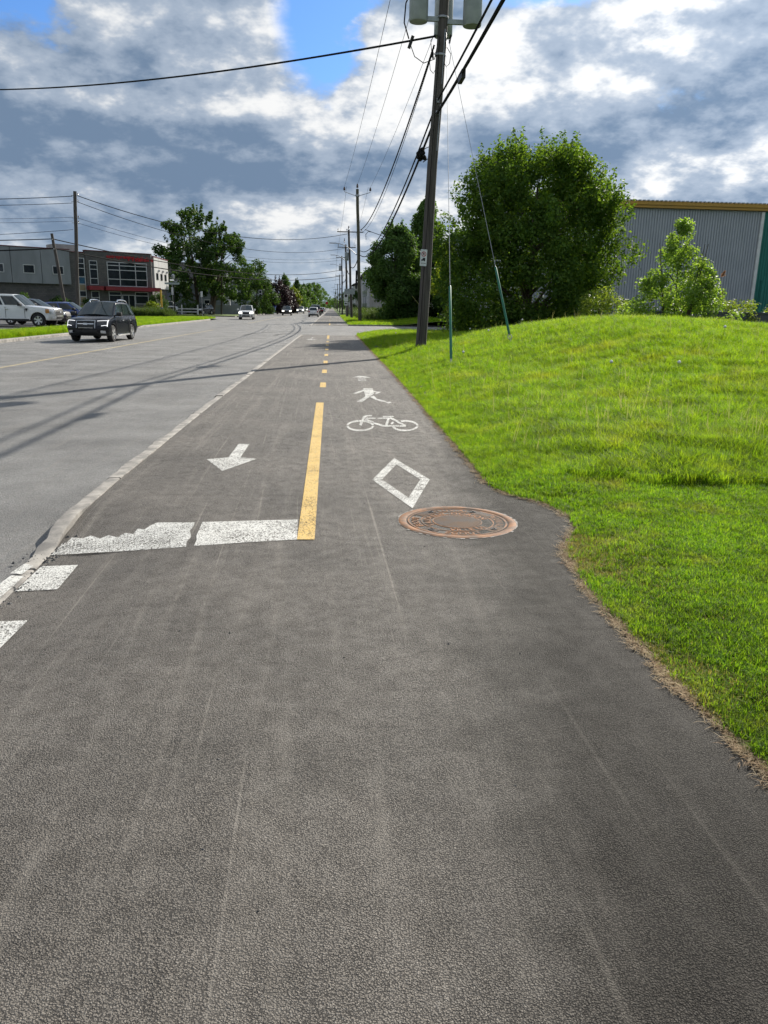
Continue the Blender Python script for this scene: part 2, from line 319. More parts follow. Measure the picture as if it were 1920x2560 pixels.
def block_mat():
    m, t, out = new_mat('grey concrete block')
    co = t.node('ShaderNodeTexCoord').outputs['Object']
    x, y, z = t.xyz(co)
    br = t.node('ShaderNodeTexBrick', {'Vector': t.comb(t.m('ADD', x, y), z, 0.0), 'Color1': (0.115, 0.107, 0.103, 1), 'Color2': (0.085, 0.082, 0.082, 1), 'Mortar': (0.055, 0.055, 0.055, 1), 'Scale': 1.0, 'Mortar Size': 0.012, 'Brick Width': 0.45, 'Row Height': 0.22})
    n = t.noise(co, 0.7, 5.0, 0.6)
    col = t.vm('SCALE', br.outputs[0], scale=t.lin(n, 0.3, 0.7, 0.85, 1.15))
    b = t.node('ShaderNodeBsdfPrincipled', {'Base Color': col, 'Roughness': 0.9}); t.l.new(b.outputs[0], out.inputs[0])
    return m
mk()

# ------------------------------------------------------------------ mesh and object helpers
COL = scene.collection
class MB:
    def __init__(s): s.v = []; s.f = []; s.m = []
    def add(s, vs_, fs, mi=0):
        o = len(s.v); s.v += [tuple(v) for v in vs_]
        s.f += [tuple(i+o for i in f) for f in fs]; s.m += [mi]*len(fs)
        return s
    def box(s, x0, x1, y0, y1, z0, z1, mi=0):
        return s.add([(x0,y0,z0),(x1,y0,z0),(x1,y1,z0),(x0,y1,z0),(x0,y0,z1),(x1,y0,z1),(x1,y1,z1),(x0,y1,z1)],
              [(0,3,2,1),(4,5,6,7),(0,1,5,4),(1,2,6,5),(2,3,7,6),(3,0,4,7)], mi)
    def beam(s, a, b, wx, wz, mi=0, up=(0,0,1)):
        a, b = Vector(a), Vector(b); d = (b-a).normalized(); u = Vector(up)
        if abs(d.dot(u)) > 0.98: u = Vector((1,0,0))
        r = d.cross(u).normalized()*(wx/2); q = r.cross(d).normalized()*(wz/2)
        vs_ = [p + sx*r + sz*q for p in (a, b) for sx, sz in ((-1,-1),(1,-1),(1,1),(-1,1))]
        return s.add(vs_, [(0,1,2,3),(7,6,5,4),(0,4,5,1),(1,5,6,2),(2,6,7,3),(3,7,4,0)], mi)
    def tube(s, pts, rad, n=8, cap=True, mi=0):
        pts = [Vector(p) for p in pts]; rs = [float(q) for q in rad] if isinstance(rad, (list, tuple)) else [float(rad)]*len(pts)
        o = len(s.v); ref = None
        for i, p in enumerate(pts):
            d = (pts[min(i+1, len(pts)-1)] - pts[max(i-1, 0)]).normalized()
            if ref is None: ref = Vector((0,0,1)) if abs(d.z) < 0.9 else Vector((1,0,0))
            a = d.cross(ref).normalized(); b = a.cross(d).normalized(); ref = b
            for k in range(n):
                t = 2*math.pi*k/n; s.v.append(tuple(p + rs[i]*(math.cos(t)*a + math.sin(t)*b)))
        for i in range(len(pts)-1):
            for k in range(n):
                k2 = (k+1) % n
                s.f.append((o+i*n+k, o+i*n+k2, o+(i+1)*n+k2, o+(i+1)*n+k)); s.m.append(mi)
        if cap:
            s.f.append(tuple(o+k for k in reversed(range(n)))); s.m.append(mi)
            e = o+(len(pts)-1)*n; s.f.append(tuple(e+k for k in range(n))); s.m.append(mi)
        return s
    def lathe(s, prof, n=24, c=(0,0,0), ax=(0,0,1), mi=0, cap=True):
        """prof: (radius, distance along the axis)"""
        ax = Vector(ax).normalized(); ref = Vector((0,0,1)) if abs(ax.z) < 0.9 else Vector((1,0,0))
        a = ax.cross(ref).normalized(); b = ax.cross(a).normalized(); c = Vector(c); o = len(s.v)
        for r, h in prof:
            for k in range(n):
                t = 2*math.pi*k/n; s.v.append(tuple(c + ax*h + r*(math.cos(t)*a + math.sin(t)*b)))
        for i in range(len(prof)-1):
            for k in range(n):
                k2 = (k+1) % n
                s.f.append((o+i*n+k, o+i*n+k2, o+(i+1)*n+k2, o+(i+1)*n+k)); s.m.append(mi)
        if cap:
            s.f.append(tuple(o+k for k in reversed(range(n)))); s.m.append(mi)
            e = o+(len(prof)-1)*n; s.f.append(tuple(e+k for k in range(n))); s.m.append(mi)
        return s
    def prism(s, poly, z0, z1, mi=0, fr=None):
        """a 2D outline (counter-clockwise) pushed from z0 to z1; fr maps (x, y, z) to 3D"""
        n = len(poly); fr = fr or (lambda x, y, z: (x, y, z))
        vs_ = [fr(x, y, z0) for x, y in poly] + [fr(x, y, z1) for x, y in poly]
        fs = [tuple(reversed(range(n))), tuple(range(n, 2*n))] + [(i, (i+1) % n, n+(i+1) % n, n+i) for i in range(n)]
        return s.add(vs_, fs, mi)
    def build(s, name, mats, parent=None, smooth=False, angle=40):
        me = bpy.data.meshes.new(name); me.from_pydata(s.v, [], s.f)
        for m in (mats if isinstance(mats, (list, tuple)) else [mats]): me.materials.append(MAT[m] if isinstance(m, str) else m)
        if any(s.m): me.polygons.foreach_set('material_index', s.m)
        me.update()
        if smooth:
            me.polygons.foreach_set('use_smooth', [True]*len(me.polygons))
            me.set_sharp_from_angle(angle=math.radians(angle))
        o = bpy.data.objects.new(name, me); COL.objects.link(o)
        if parent: o.parent = parent
        return o

def tag(o, label=None, cat=None, group=None, kind=None):
    if label: o['label'] = label
    if cat: o['category'] = cat
    if group: o['group'] = group
    if kind: o['kind'] = kind
    return o
def thing(name, label, cat, loc=(0,0,0), rz=0.0, group=None):
    o = bpy.data.objects.new(name, None); COL.objects.link(o); o.empty_display_size = 0.2
    o.location = loc; o.rotation_euler = (0, 0, rz)
    return tag(o, label, cat, group)
def empty_structure(name):
    o = bpy.data.objects.new(name, None); COL.objects.link(o); o['kind'] = 'structure'; return o
def sstep(x, a, b):
    t = np.clip((np.asarray(x, float)-a)/(b-a), 0, 1); return t*t*(3-2*t)
def np_mesh(name, verts, quads, mats, parent=None, smooth=False, rnd=None):
    me = bpy.data.meshes.new(name); nv, nf = len(verts), len(quads); k = quads.shape[1]
    me.vertices.add(nv); me.vertices.foreach_set('co', np.asarray(verts, np.float32).ravel())
    me.loops.add(nf*k); me.loops.foreach_set('vertex_index', np.asarray(quads, np.int32).ravel())
    me.polygons.add(nf); me.polygons.foreach_set('loop_start', np.arange(0, nf*k, k, dtype=np.int32))
    for m in (mats if isinstance(mats, (list, tuple)) else [mats]): me.materials.append(MAT[m] if isinstance(m, str) else m)
    me.update(calc_edges=True)
    if smooth: me.polygons.foreach_set('use_smooth', np.ones(nf, bool))
    if rnd is not None:
        a = me.attributes.new('rnd', 'FLOAT', 'FACE'); a.data.foreach_set('value', np.asarray(rnd, np.float32))
    o = bpy.data.objects.new(name, me); COL.objects.link(o)
    if parent: o.parent = parent
    return o
def grid_mesh(name, V, mat, parent=None):
    """V: rows x cols x 3"""
    r, c, _ = V.shape; idx = np.arange(r*c).reshape(r, c)
    q = np.stack([idx[:-1, :-1], idx[:-1, 1:], idx[1:, 1:], idx[1:, :-1]], -1).reshape(-1, 4)
    return np_mesh(name, V.reshape(-1, 3), q, mat, parent, True)

_glyph = {}
def glyph(ch, bold=0.0):
    k = (ch, bold)
    if k not in _glyph:
        cu = bpy.data.curves.new('glyph', 'FONT'); cu.body = ch; cu.size = 1.0; cu.offset = bold; cu.resolution_u = 3
        ob = bpy.data.objects.new('glyph', cu); me = bpy.data.meshes.new_from_object(ob)
        _glyph[k] = ([tuple(v.co[:2]) for v in me.vertices], [tuple(p.vertices) for p in me.polygons])
        bpy.data.objects.remove(ob); bpy.data.curves.remove(cu); bpy.data.meshes.remove(me)
    return _glyph[k]
def letter(mb, ch, fr, size, depth, mi=0, bold=0.02):
    """a letter standing depth proud; fr maps (x, y, z) to 3D; returns its advance"""
    v, f = glyph(ch, bold)
    if not v: return 0.3*size
    xs = [p[0] for p in v]; x0 = min(xs); n = len(v)
    edges = {}
    for p in f:
        for a, b in zip(p, p[1:]+p[:1]): edges[(a, b)] = 1
    side = [(a, b) for a, b in edges if (b, a) not in edges]
    vs_ = [fr((p[0]-x0)*size, p[1]*size, depth) for p in v] + [fr((p[0]-x0)*size, p[1]*size, 0.0) for p in v]
    mb.add(vs_, list(f) + [(b, a, a+n, b+n) for a, b in side], mi)
    return (max(xs)-x0+0.10)*size
def text_width(s_, size): 
    w_ = 0
    for ch in s_:
        v, f = glyph(ch, 0.02); w_ += 0.3*size if not v else (max(p[0] for p in v)-min(p[0] for p in v)+0.10)*size
    return w_

rng = np.random.default_rng(7); random.seed(7)
# ------------------------------------------------------------------ ground levels
RIGHT_EDGE = np.array([(-6,1.62),(1.0,1.57),(2.29,1.54),(2.85,1.49),(3.5,1.48),(3.95,1.47),(4.45,1.51),(4.75,1.54),(4.95,1.60),(5.15,1.70),(5.35,1.79),(5.60,1.83),(5.85,1.82),(6.05,1.77),(6.24,1.66),(6.42,1.52),(6.62,1.45),(6.9,1.43),(9.66,1.44),(18,1.48),(46,1.42),(49,1.55),(52,2.1),(56,3.4)])
LEFT_EDGE = np.array([(-6,-1.80),(4.2,-1.85),(5.07,-1.88),(5.6,-1.91),(6.15,-1.905),(7.1,-1.92),(11.8,-1.92),(17,-1.88),(27.8,-1.81),(46,-1.66)])
def xr(y): return np.interp(y, RIGHT_EDGE[:,0], RIGHT_EDGE[:,1])
def xl(y): return np.interp(y, LEFT_EDGE[:,0], LEFT_EDGE[:,1])
ROAD_Z = -0.034
def road_z(x, y):
    """the road falls gently to the far kerb and dips where the near kerb drops"""
    x = np.asarray(x, float); y = np.asarray(y, float)
    return ROAD_Z - 0.0078*np.maximum(-2.0-x, 0) - 0.076*(1-sstep(y, 5.2, 6.8))*np.exp(-((x+2.0)/0.9)**2)
def path_z(x, y):
    x = np.asarray(x, float); y = np.asarray(y, float)
    near = (1-sstep(y, 4.95, 6.2))*(1-sstep(x-xl(y), 0.0, 1.1))*-0.095
    far = sstep(y, 40, 46.5)*-0.03
    und = 0.006*np.sin(x*2.1+y*0.7)*np.sin(y*1.3)*sstep(y, 0, 2)
    return near + far + und*0.6
def verge_z(x, y):
    """grass bank to the right of the path"""
    x = np.asarray(x, float); y = np.asarray(y, float)
    m = 1.20*np.exp(-0.5*(np.where(x < 8.8, (x-8.8)/5.2, (x-8.8)/7.0))**2)*np.exp(-0.5*(np.where(y < 22, (y-22)/6.6, (y-22)/9.5))**2)
    ramp = sstep(x-xr(y), 0.0, 6.6)
    z = m*ramp + 0.05*sstep(x-xr(y), 0.05, 0.6)
    z += 0.06*sstep(x-xr(y), 0.4, 2.0)*sstep(y, 6.8, 8.2)*(1-sstep(y, 36, 44))
    z += 0.010*np.sin(x*0.9+0.4*y)*np.sin(y*0.7-x*0.5)*sstep(x-xr(y), 0.5, 2.5)
    z = z*(1-sstep(y, 50, 56)) - 0.04*sstep(y, 44, 55)
    return z - 0.012
# ------------------------------------------------------------------ the setting
g = MB(); g.add([(-4000,-300,-0.32),(4000,-300,-0.32),(4000,6000,-0.32),(-4000,6000,-0.32)], [(0,1,2,3)])
tag(g.build('ground', 'far_grass'), kind='structure')
ys = np.concatenate([np.linspace(-4, 1, 6), np.linspace(1.2, 8, 60), np.linspace(8.4, 46.4, 70)])
us = np.linspace(0, 1, 28)
V = np.zeros((len(ys), len(us), 3))
for i, y in enumerate(ys):
    X = xl(y) + (xr(y)+0.03-xl(y))*us
    V[i,:,0] = X; V[i,:,1] = y; V[i,:,2] = path_z(X, y)
bike_path = tag(grid_mesh('bike_path', V, 'path'), kind='structure')
ys = np.concatenate([np.linspace(-12, 2, 6), np.linspace(2.3, 9, 42), np.linspace(10, 70, 30), np.geomspace(75, 2200, 20)])
V = np.zeros((len(ys), 14, 3))
for i, y in enumerate(ys):
    X = np.array([-13.58,-11,-8,-6,-5,-4.2,-3.6,-3.2,-2.9,-2.65,-2.45,-2.25,-2.1,0]); X[-1] = float(xl(y))-.05 if y < 46 else -1.80
    V[i,:,0] = X; V[i,:,1] = y; V[i,:,2] = road_z(X, y)
road = tag(grid_mesh('road', V, 'road'), kind='structure')
s2 = MB(); s2.add([(-1.85,46.0,ROAD_Z+.004),(2.0,46.2,ROAD_Z+.002),(3.4,54.6,ROAD_Z+.002),(14,59.5,ROAD_Z+.002),(90,62,ROAD_Z+.002),(90,76,ROAD_Z+.002),(14,73,ROAD_Z+.002),(2,70.5,ROAD_Z+.002),(-1.85,70.5,ROAD_Z+.004)], [tuple(range(9))])
side_street = tag(s2.build('side_street', 'road'), kind='structure')
s3 = MB(); s3.add([(-13.55,96,-0.12),(-13.55,120,-0.12),(-90,123,-0.12),(-90,113,-0.12),(-22,110,-0.12),(-16.5,104,-0.12)], [(0,1,2,3,4,5)])
tag(s3.build('side_street', 'road'), kind='structure')
# far half of the bike path, past the side street
p2 = MB(); p2.add([(-1.75,70.2,-0.02),(1.45,70.2,-0.02),(1.42,400,-0.02),(-1.72,400,-0.02)], [(0,1,2,3)]); p2.add([(-1.72,400,-0.02),(1.42,400,-0.02),(1.42,1600,-0.02),(-1.72,1600,-0.02)], [(0,1,2,3)])
far_path = tag(p2.build('bike_path', 'path'), kind='structure')
# grass banks
ys = np.concatenate([np.linspace(-3, 2, 8), np.linspace(2.2, 8, 60), np.linspace(8.3, 56, 90)])
off = np.array([0,0.03,0.08,0.18,0.35,0.6,0.9,1.3,1.8,2.4,3.1,3.9,4.8,5.8,6.9,8.1,9.5,11,12.7,14.5,17,20,24,30,40,60])
V = np.zeros((len(ys), len(off), 3))
for i, y in enumerate(ys):
    X = xr(y)+off; Y = y + off*0.09*sstep(y, 49, 56)
    V[i,:,0] = X; V[i,:,1] = Y; V[i,:,2] = verge_z(X, Y)
    V[i,0,2] = path_z(xr(y), y)-0.03
grass_bank = tag(grid_mesh('grass_bank', V, 'soil'), kind='structure')
V = np.zeros((40, 14, 3)); ys = np.concatenate([np.linspace(71.2, 110, 20), np.geomspace(113, 1500, 20)]); of = np.array([0,.15,.5,1,2,3,5,8,12,18,26,40,60,90])
for i, y in enumerate(ys):
    V[i,:,0] = 1.44+of; V[i,:,1] = y+of*0.06*(i < 3); V[i,:,2] = -0.03 + 0.09*sstep(of, 0, 1.0) + 0.5*sstep(of, 4, 10)
tag(grid_mesh('grass_bank', V, 'far_grass'), kind='structure')
lv = MB()
for (x0, x1, y0, y1) in ((-80,-13.75,-10,47.5),(-80,-13.75,57,96),(-90,-13.75,121,1600)):
    lv.add([(x0,y0,0.0),(x1,y0,0.0),(x1,y1,0.0),(x0,y1,0.0)], [(0,1,2,3)])
tag(lv.build('lawn', 'far_grass'), kind='structure')
lot = MB()
lot.add([(-15.4,47,0.008),(-15.4,93,0.008),(-60,93,0.008),(-60,46,0.008)], [(3,0,1,2)])
lot.add([(-13.56,47.4,-0.10),(-13.56,57.1,-0.10),(-15.4,57.1,0.008),(-15.4,47.4,0.008)], [(0,1,2,3)])
lot.add([(-24,124,0.008),(-24,150,0.008),(-70,150,0.008),(-70,124,0.008)], [(3,0,1,2)])
parking = tag(lot.build('parking_lot', 'lot'), kind='structure')

# ------------------------------------------------------------------ kerbs: cast stretch by stretch, open joints between
def kerb_run(name, line, width, top, length=3.2, side=-1, bottom=-0.30):
    """line(y) -> x of the inner edge; top(y) -> level of the kerb's top"""
    root = empty_structure(name); y0, y1 = line[0][0], line[-1][0]; L = np.array(line)
    y = y0
    while y < y1-0.05:
        e = min(y+length, y1); n = 16 if y < 25 else 6; mb = MB(); secs = []; kr = random.Random(int(y*97)); dk = kr.uniform(-.008, .008); zk = kr.uniform(-.006, .004); cj = .006 if y < 25 else 0.0
        for k in range(n+1):
            yy = y+0.010 + (e-y-0.020)*k/n; x = float(np.interp(yy, L[:,0], L[:,1])); z = float(top(yy))+zk+kr.gauss(0, cj*.25); jj = 0.006*math.sin(yy*5.1)+dk+kr.gauss(0, cj)
            a, b = x+kr.gauss(0, cj*.7), x+side*(width+jj)
            secs.append([(a, yy, bottom), (a, yy, z-0.006), (a+side*0.012, yy, z), (b-side*0.035, yy, z-0.004), (b-side*(0.008+abs(kr.gauss(0, cj))), yy, z-0.028), (b+side*0.02, yy, bottom)])
        vs_ = [p for s_ in secs for p in s_]; fs = []
        for k in range(n):
            for q in range(5):
                i = k*6+q; f = (i, i+1, i+7, i+6); fs.append(f if side < 0 else f[::-1])
        fs += [tuple(range(6)) if side > 0 else tuple(reversed(range(6))), tuple(n*6+q for q in (range(6) if side < 0 else reversed(range(6))))]
        mb.add(vs_, fs); mb.build('kerb_stone', 'concrete', root, True, 35)
        y = e; length_ = length
        if y > 30: length = 5.0
        if y > 120: length = 15.0
    return root
near_line = [(-2.0,-1.82)] + [tuple(p) for p in LEFT_EDGE[1:]]
def near_top(y): return 0.012 - 0.098*(1-sstep(y, 5.02, 5.75)) - 0.035*sstep(y, 43.5, 46)
KERB = kerb_run('kerb', near_line, 0.145, near_top, 2.25)
kerb_run('kerb', [(68.5,-1.75),(98,-1.75),(900,-1.72)], 0.2, lambda y: -0.005, 6.0)
kerb_run('kerb', [(4,-13.74),(44.5,-13.74),(47.4,-14.2)], 0.2, lambda y: 0.015-0.09*sstep(y, 45, 47.2), 3.0, side=1)
kerb_run('kerb', [(57.2,-13.9),(60,-13.74),(90,-13.74),(97,-14.9)], 0.2, lambda y: 0.015-0.09*(1-sstep(y, 57, 59)), 5.0, side=1)
kerb_run('kerb', [(120,-14.6),(126,-13.74),(900,-13.74)], 0.2, lambda y: 0.01, 10.0, side=1)
# kerb of the far corner, bending into the side street
root = empty_structure('kerb')
pts = [(1.5,71.0),(4,71.4),(7,72.0),(9.6,72.6),(12,73.2),(16,73.6),(24,74.1),(36,74.8)]
for a, b in zip(pts, pts[1:]):
    mb = MB(); mb.beam((a[0],a[1],-0.06), (b[0]-0.02,b[1],-0.06), 0.2, 0.26); mb.build('kerb_stone', 'concrete', root)
# ------------------------------------------------------------------ painted markings (thin sheets 4 mm above the asphalt)
def zpath(x, y, up): return float(path_z(x, y)) + up
def sheet(name, polys, mat, parent, up=0.004, cut=0.22, z=None):
    """flat outlines laid on the path, cut into strips along y so that they follow its fall"""
    mb = MB()
    for poly in polys:
        y0, y1 = min(p[1] for p in poly), max(p[1] for p in poly); n = max(1, min(24, int((y1-y0)/cut)))
        x0, x1 = min(p[0] for p in poly), max(p[0] for p in poly); nx = max(1, min(10, int((x1-x0)/0.3)))
        for k in range(n):
            sl = clip(clip(poly, 1, y0+(y1-y0)*k/n, 1), 1, y0+(y1-y0)*(k+1)/n, -1)
            for q in range(nx):
                s_ = clip(clip(sl, 0, x0+(x1-x0)*q/nx, 1), 0, x0+(x1-x0)*(q+1)/nx, -1)
                if len(s_) >= 3: mb.add([(x, y, (zpath(x, y, 0) if z is None else float(z(x, y)) if callable(z) else z)+up) for x, y in s_], [tuple(range(len(s_)))])
    o = mb.build(name, mat, parent)
    return o
def clip(poly, ax, v, sg):
    out = []
    for i, a in enumerate(poly):
        b = poly[(i+1) % len(poly)]; da, db = (a[ax]-v)*sg, (b[ax]-v)*sg
        if da >= 0: out.append(a)
        if (da >= 0) != (db >= 0):
            t = da/(da-db); out.append((a[0]+(b[0]-a[0])*t, a[1]+(b[1]-a[1])*t))
    return out
def stroke(pts, hw, closed=False):
    """outline pieces of a drawn line, in photo pixels"""
    n = len(pts); res = []
    for i in range(n if closed else n-1):
        a, b = pts[i], pts[(i+1) % n]; dx_, dy_ = b[0]-a[0], b[1]-a[1]; L = math.hypot(dx_, dy_)
        hx, hy = -dy_/L*hw, dx_/L*hw
        res.append([(a[0]+hx, a[1]+hy), (b[0]+hx, b[1]+hy), (b[0]-hx, b[1]-hy), (a[0]-hx, a[1]-hy)])
    return res
def to_ground(poly):
    p = [gpath(x, y) for x, y in poly]
    a = sum(p[i][0]*p[(i+1) % len(p)][1]-p[(i+1) % len(p)][0]*p[i][1] for i in range(len(p)))
    return p if a > 0 else p[::-1]
def gpath(px, py):
    x, y = gp(px, py)
    for _ in range(4): x, y = gp(px, py, float(path_z(x, y)))
    return x, y
def rect(x0, x1, y0, y1): return [(x0,y0),(x1,y0),(x1,y1),(x0,y1)]
Z8 = lambda x, y: (x/2.074, 1100+y/2.074)            # enlarged view of the stop bar -> photo pixels
sheet('stop_bar', [to_ground([Z8(*p) for p in q]) for q in ([(255,600),(300,566),(322,540),(345,536),(372,508),(430,512),(470,498),(520,513),(562,497),(610,506),(650,484),(650,578)], [(650,484),(690,490),(715,462),(750,466),(780,446),(780,569),(650,578)], [(780,446),(815,430),(1010,430),(1002,455),(985,470),(990,505),(968,530),(965,556),(780,569)], [(1005,552),(1020,520),(1018,500),(1050,428),(1545,415),(1540,518)])], 'white', bike_path, 0.004)
kp = MB()
for q in ([(-1.985,4.25),(-1.88,4.22),(-1.885,4.60),(-1.97,4.62)], [(-1.99,4.66),(-1.91,4.64),(-1.90,4.80),(-1.97,4.85)]): kp.add([(x, y, float(near_top(y))+.003) for x, y in q], [(0,1,2,3)])
kp.build('kerb_paint', 'white', KERB)
sheet('yellow_line', [[(-0.235,5.08),(-0.115,5.08),(-0.13,12.97),(-0.255,12.97)]], 'yellow', bike_path, 0.006, 0.4)
for k in range(8):
    y = 15.55+3.42*k
    sheet('yellow_dash', [rect(-0.235,-0.115,y,y+1.0)], 'yellow', bike_path)
sheet('yellow_line', [rect(-0.24,-0.12,41.0,45.6)], 'yellow', bike_path)
sheet('edge_dash', [to_ground([Z8(*p) for p in ((75,788),(298,777),(405,650),(215,658))])], 'white', bike_path)
sheet('edge_dash', [to_ground([Z8(*p) for p in ((-160,1090),(0,1083),(145,938),(-30,945))])], 'white', bike_path)
sheet('arrow_marking', [[(-1.08,8.05),(-0.955,8.05),(-0.945,8.87),(-1.07,8.87)], [(-1.05,7.36),(-0.78,7.97),(-0.955,8.05),(-1.08,8.05)], [(-1.05,7.36),(-1.08,8.05),(-1.29,7.95)]], 'white', bike_path)
# diamond, with the stencil's bridges left open
cx_, cy_ = 0.655, 7.02
outer = [(0.67,8.08),(0.92,7.01),(0.65,5.95),(0.38,7.0)]; inner = [(cx_+(x-cx_)*0.67, cy_+(y-cy_)*0.67) for x, y in outer]
quads = [[outer[i], outer[(i+1) % 4], inner[(i+1) % 4], inner[i]] for i in range(4)]
dm = []
cuts = [5.9, 6.60, 6.97-0.02, 7.10, 7.66, 8.2]
for q in quads:
    q = q[::-1]
    for a, b in zip(cuts, cuts[1:]):
        c = clip(clip(q, 1, a+0.008, 1), 1, b-0.008, -1)
        if len(c) >= 3: dm.append(c)
sheet('diamond_marking', dm, 'white', bike_path)
Z2 = lambda x, y: (840+x/5.53, 900+y/5.53)           # enlarged view of the symbols -> photo pixels
def ell(cx, cy, rx, ry, a0, a1, n=22): return [(cx+rx*math.cos(math.radians(a0+(a1-a0)*k/n)), cy+ry*math.sin(math.radians(a0+(a1-a0)*k/n))) for k in range(n+1)]
bk = []
for c, rx, a0, a1 in ((335, 178, -95, -5), (335, 178, 4, 176), (335, 178, 184, 262), (955, 172, -110, 0), (955, 172, 4, 168)):
    o_, i_ = ell(c, 912, rx+12, 77, a0, a1), ell(c, 912, rx-16, 54, a0, a1)
    bk += [[o_[k], o_[k+1], i_[k+1], i_[k]] for k in range(len(o_)-1)]
for pl, hw in (([(335,905),(395,782)],17), ([(395,782),(440,773),(495,773)],9), ([(410,808),(545,808)],8), ([(575,808),(720,808)],8), ([(405,825),(520,862)],9), ([(515,870),(650,915)],11), ([(650,915),(965,915)],10), ([(730,800),(695,905)],16), ([(745,800),(862,858)],13), ([(855,862),(965,912)],12), ([(650,785),(795,785)],8), ([(760,890),(795,862)],12)):
    bk += stroke(pl, hw)
sheet('bicycle_marking', [to_ground([Z2(*p) for p in q]) for q in bk], 'white', bike_path)
pd = [[(375,393),(512,393),(510,404),(378,404)], [(378,408),(512,408),(524,470),(408,505)], [(385,410),(400,425),(292,470),(240,468),(245,460)], [(408,505),(524,470),(362,583),(286,580)],
      [(515,425),(560,438),(568,446),(525,446)], [(568,440),(625,442),(565,475),(540,470)], [(470,515),(520,492),(560,535),(580,550),(545,552)], [(545,548),(590,545),(705,575),(680,582),(630,578)], [(680,588),(740,580),(770,590),(720,604)]]
sheet('pedestrian_marking', [to_ground([Z2(*p) for p in q]) for q in pd], 'white', bike_path)
sheet('arrow_marking', [to_ground([Z2(*p) for p in q]) for q in ([(220,245),(300,224),(350,222),(350,246),(290,240)], [(350,222),(400,226),(485,247),(420,246),(350,240)])], 'white', bike_path)
sheet('arrow_marking', [to_ground([Z2(*p) for p in q]) for q in ([(296,246),(408,246),(418,262),(300,262)], [(300,268),(418,268),(425,296),(305,296)])], 'white_thin', bike_path)
sheet('arrow_marking', [[(-1.05,39.2),(-0.95,39.2),(-0.95,41.6),(-1.05,41.6)], [(-1.0,37.6),(-0.7,39.3),(-1.3,39.3)]], 'white_thin', bike_path)
sheet('cross_bar', [rect(-0.1,1.38,45.3,45.6)], 'white_thin', bike_path)
fz = -0.02
sheet('stop_bar', [rect(-1.72,-0.25,71.6,72.2)], 'white', far_path, 0.006, z=fz)
sheet('yellow_line', [rect(-0.25,-0.12,71.6,80)], 'yellow', far_path, 0.006, z=fz)
for k in range(14): sheet('yellow_dash', [rect(-0.25,-0.12,83+6*k,84.2+6*k)], 'yellow_old', far_path, 0.006, z=fz)
sheet('bicycle_marking', [rect(0.45,0.60,75,76.3), rect(0.9,1.05,75,76.3), rect(0.6,0.9,75.3,75.7), rect(0.6,0.9,76.9,77.5)], 'white', far_path, 0.006, z=fz)
sheet('centre_line', [[(-8.52,8),(-8.40,8),(-8.02,46),(-8.14,46)], [(-8.14,46),(-8.02,46),(-7.9,54),(-8.02,54)], rect(-7.98,-7.86,76,400)], 'yellow_old', road, 0.005, 6.0, z=road_z)
# turning tyre marks at the side street
def arc(c, r, a0, a1, wd, n=26):
    o = []
    for k in range(n):
        t0, t1 = (math.radians(a0+(a1-a0)*q/n) for q in (k, k+1))
        o.append([(c[0]+r*math.cos(t0), c[1]+r*math.sin(t0)), (c[0]+r*math.cos(t1), c[1]+r*math.sin(t1)), (c[0]+(r-wd)*math.cos(t1), c[1]+(r-wd)*math.sin(t1)), (c[0]+(r-wd)*math.cos(t0), c[1]+(r-wd)*math.sin(t0))])
    return [p[::-1] for p in o]
MAT['skid'] = paint('tyre rubber mark', (0.05, 0.05, 0.05), -0.02, 60.0)
for r, wd in ((9.5, 0.28), (11.2, 0.25)):
    sheet('tyre_mark', arc((6.2, 45.0), r, 100, 185, wd), 'skid', road, 0.006, 50.0, z=road_z)

# ------------------------------------------------------------------ manhole
mx_, my_ = 0.95, 5.56; mz = float(path_z(mx_, my_))
mh = thing('manhole_cover', 'round rusty cast iron manhole cover set in the dark path beside the white diamond', 'manhole', (mx_, my_, mz-0.006))
mb = MB(); mb.lathe([(0.445,-0.06),(0.445,0.008),(0.436,0.013),(0.392,0.013),(0.386,0.008),(0.386,-0.05)], 64, cap=False)
mb.build('frame', 'rust', mh, True)
mb = MB(); mb.lathe([(0.375,-0.06),(0.380,-0.004),(0.376,0.001)], 64); lid = mb.build('lid', 'rust_dark', mh, True)
def ring(r0, r1, z0, z1, name, mat, par, a0=0, a1=360, n=64):
    mb = MB()
    for k in range(n):
        t0, t1 = math.radians(a0+(a1-a0)*k/n), math.radians(a0+(a1-a0)*(k+1)/n)
        vs_ = [(r*math.cos(t), r*math.sin(t), z) for z in (z0, z1) for r, t in ((r0,t0),(r1,t0),(r1,t1),(r0,t1))]
        mb.add(vs_, [(4,5,6,7),(0,4,7,3),(1,2,6,5)])
    return mb.build(name, mat, par)
ring(0.362, 0.376, -0.003, 0.010, 'rim', 'rust', lid); ring(0.268, 0.277, -0.003, 0.009, 'rim', 'rust', lid); ring(0.178, 0.188, -0.003, 0.009, 'rim', 'rust', lid)
sectors = [(-38, 38), (142, 218), (245, 295)]
def inside(x, y):
    r = math.hypot(x, y); a = math.degrees(math.atan2(y, x)) % 360
    if r < 0.176: return True
    if 0.279 < r < 0.360:
        for a0, a1 in ((332, 388), (148, 212), (235, 305), (62, 118)):
            if a0 <= a <= a1 or a0 <= a+360 <= a1: return False
        return True
    return False
ribs = []
for k in range(-38, 39):
    o_ = k*0.0195; run = None
    for q in range(-80, 81):
        t_ = q*0.005; ang = math.radians(128)
        x = t_*math.cos(ang)-o_*math.sin(ang); y = t_*math.sin(ang)+o_*math.cos(ang); ok = inside(x, y)
        if ok and run is None: run = (x, y)
        if not ok and run is not None:
            if math.hypot(x-run[0], y-run[1]) > 0.012: ribs.append((run, (x, y)))
            run = None
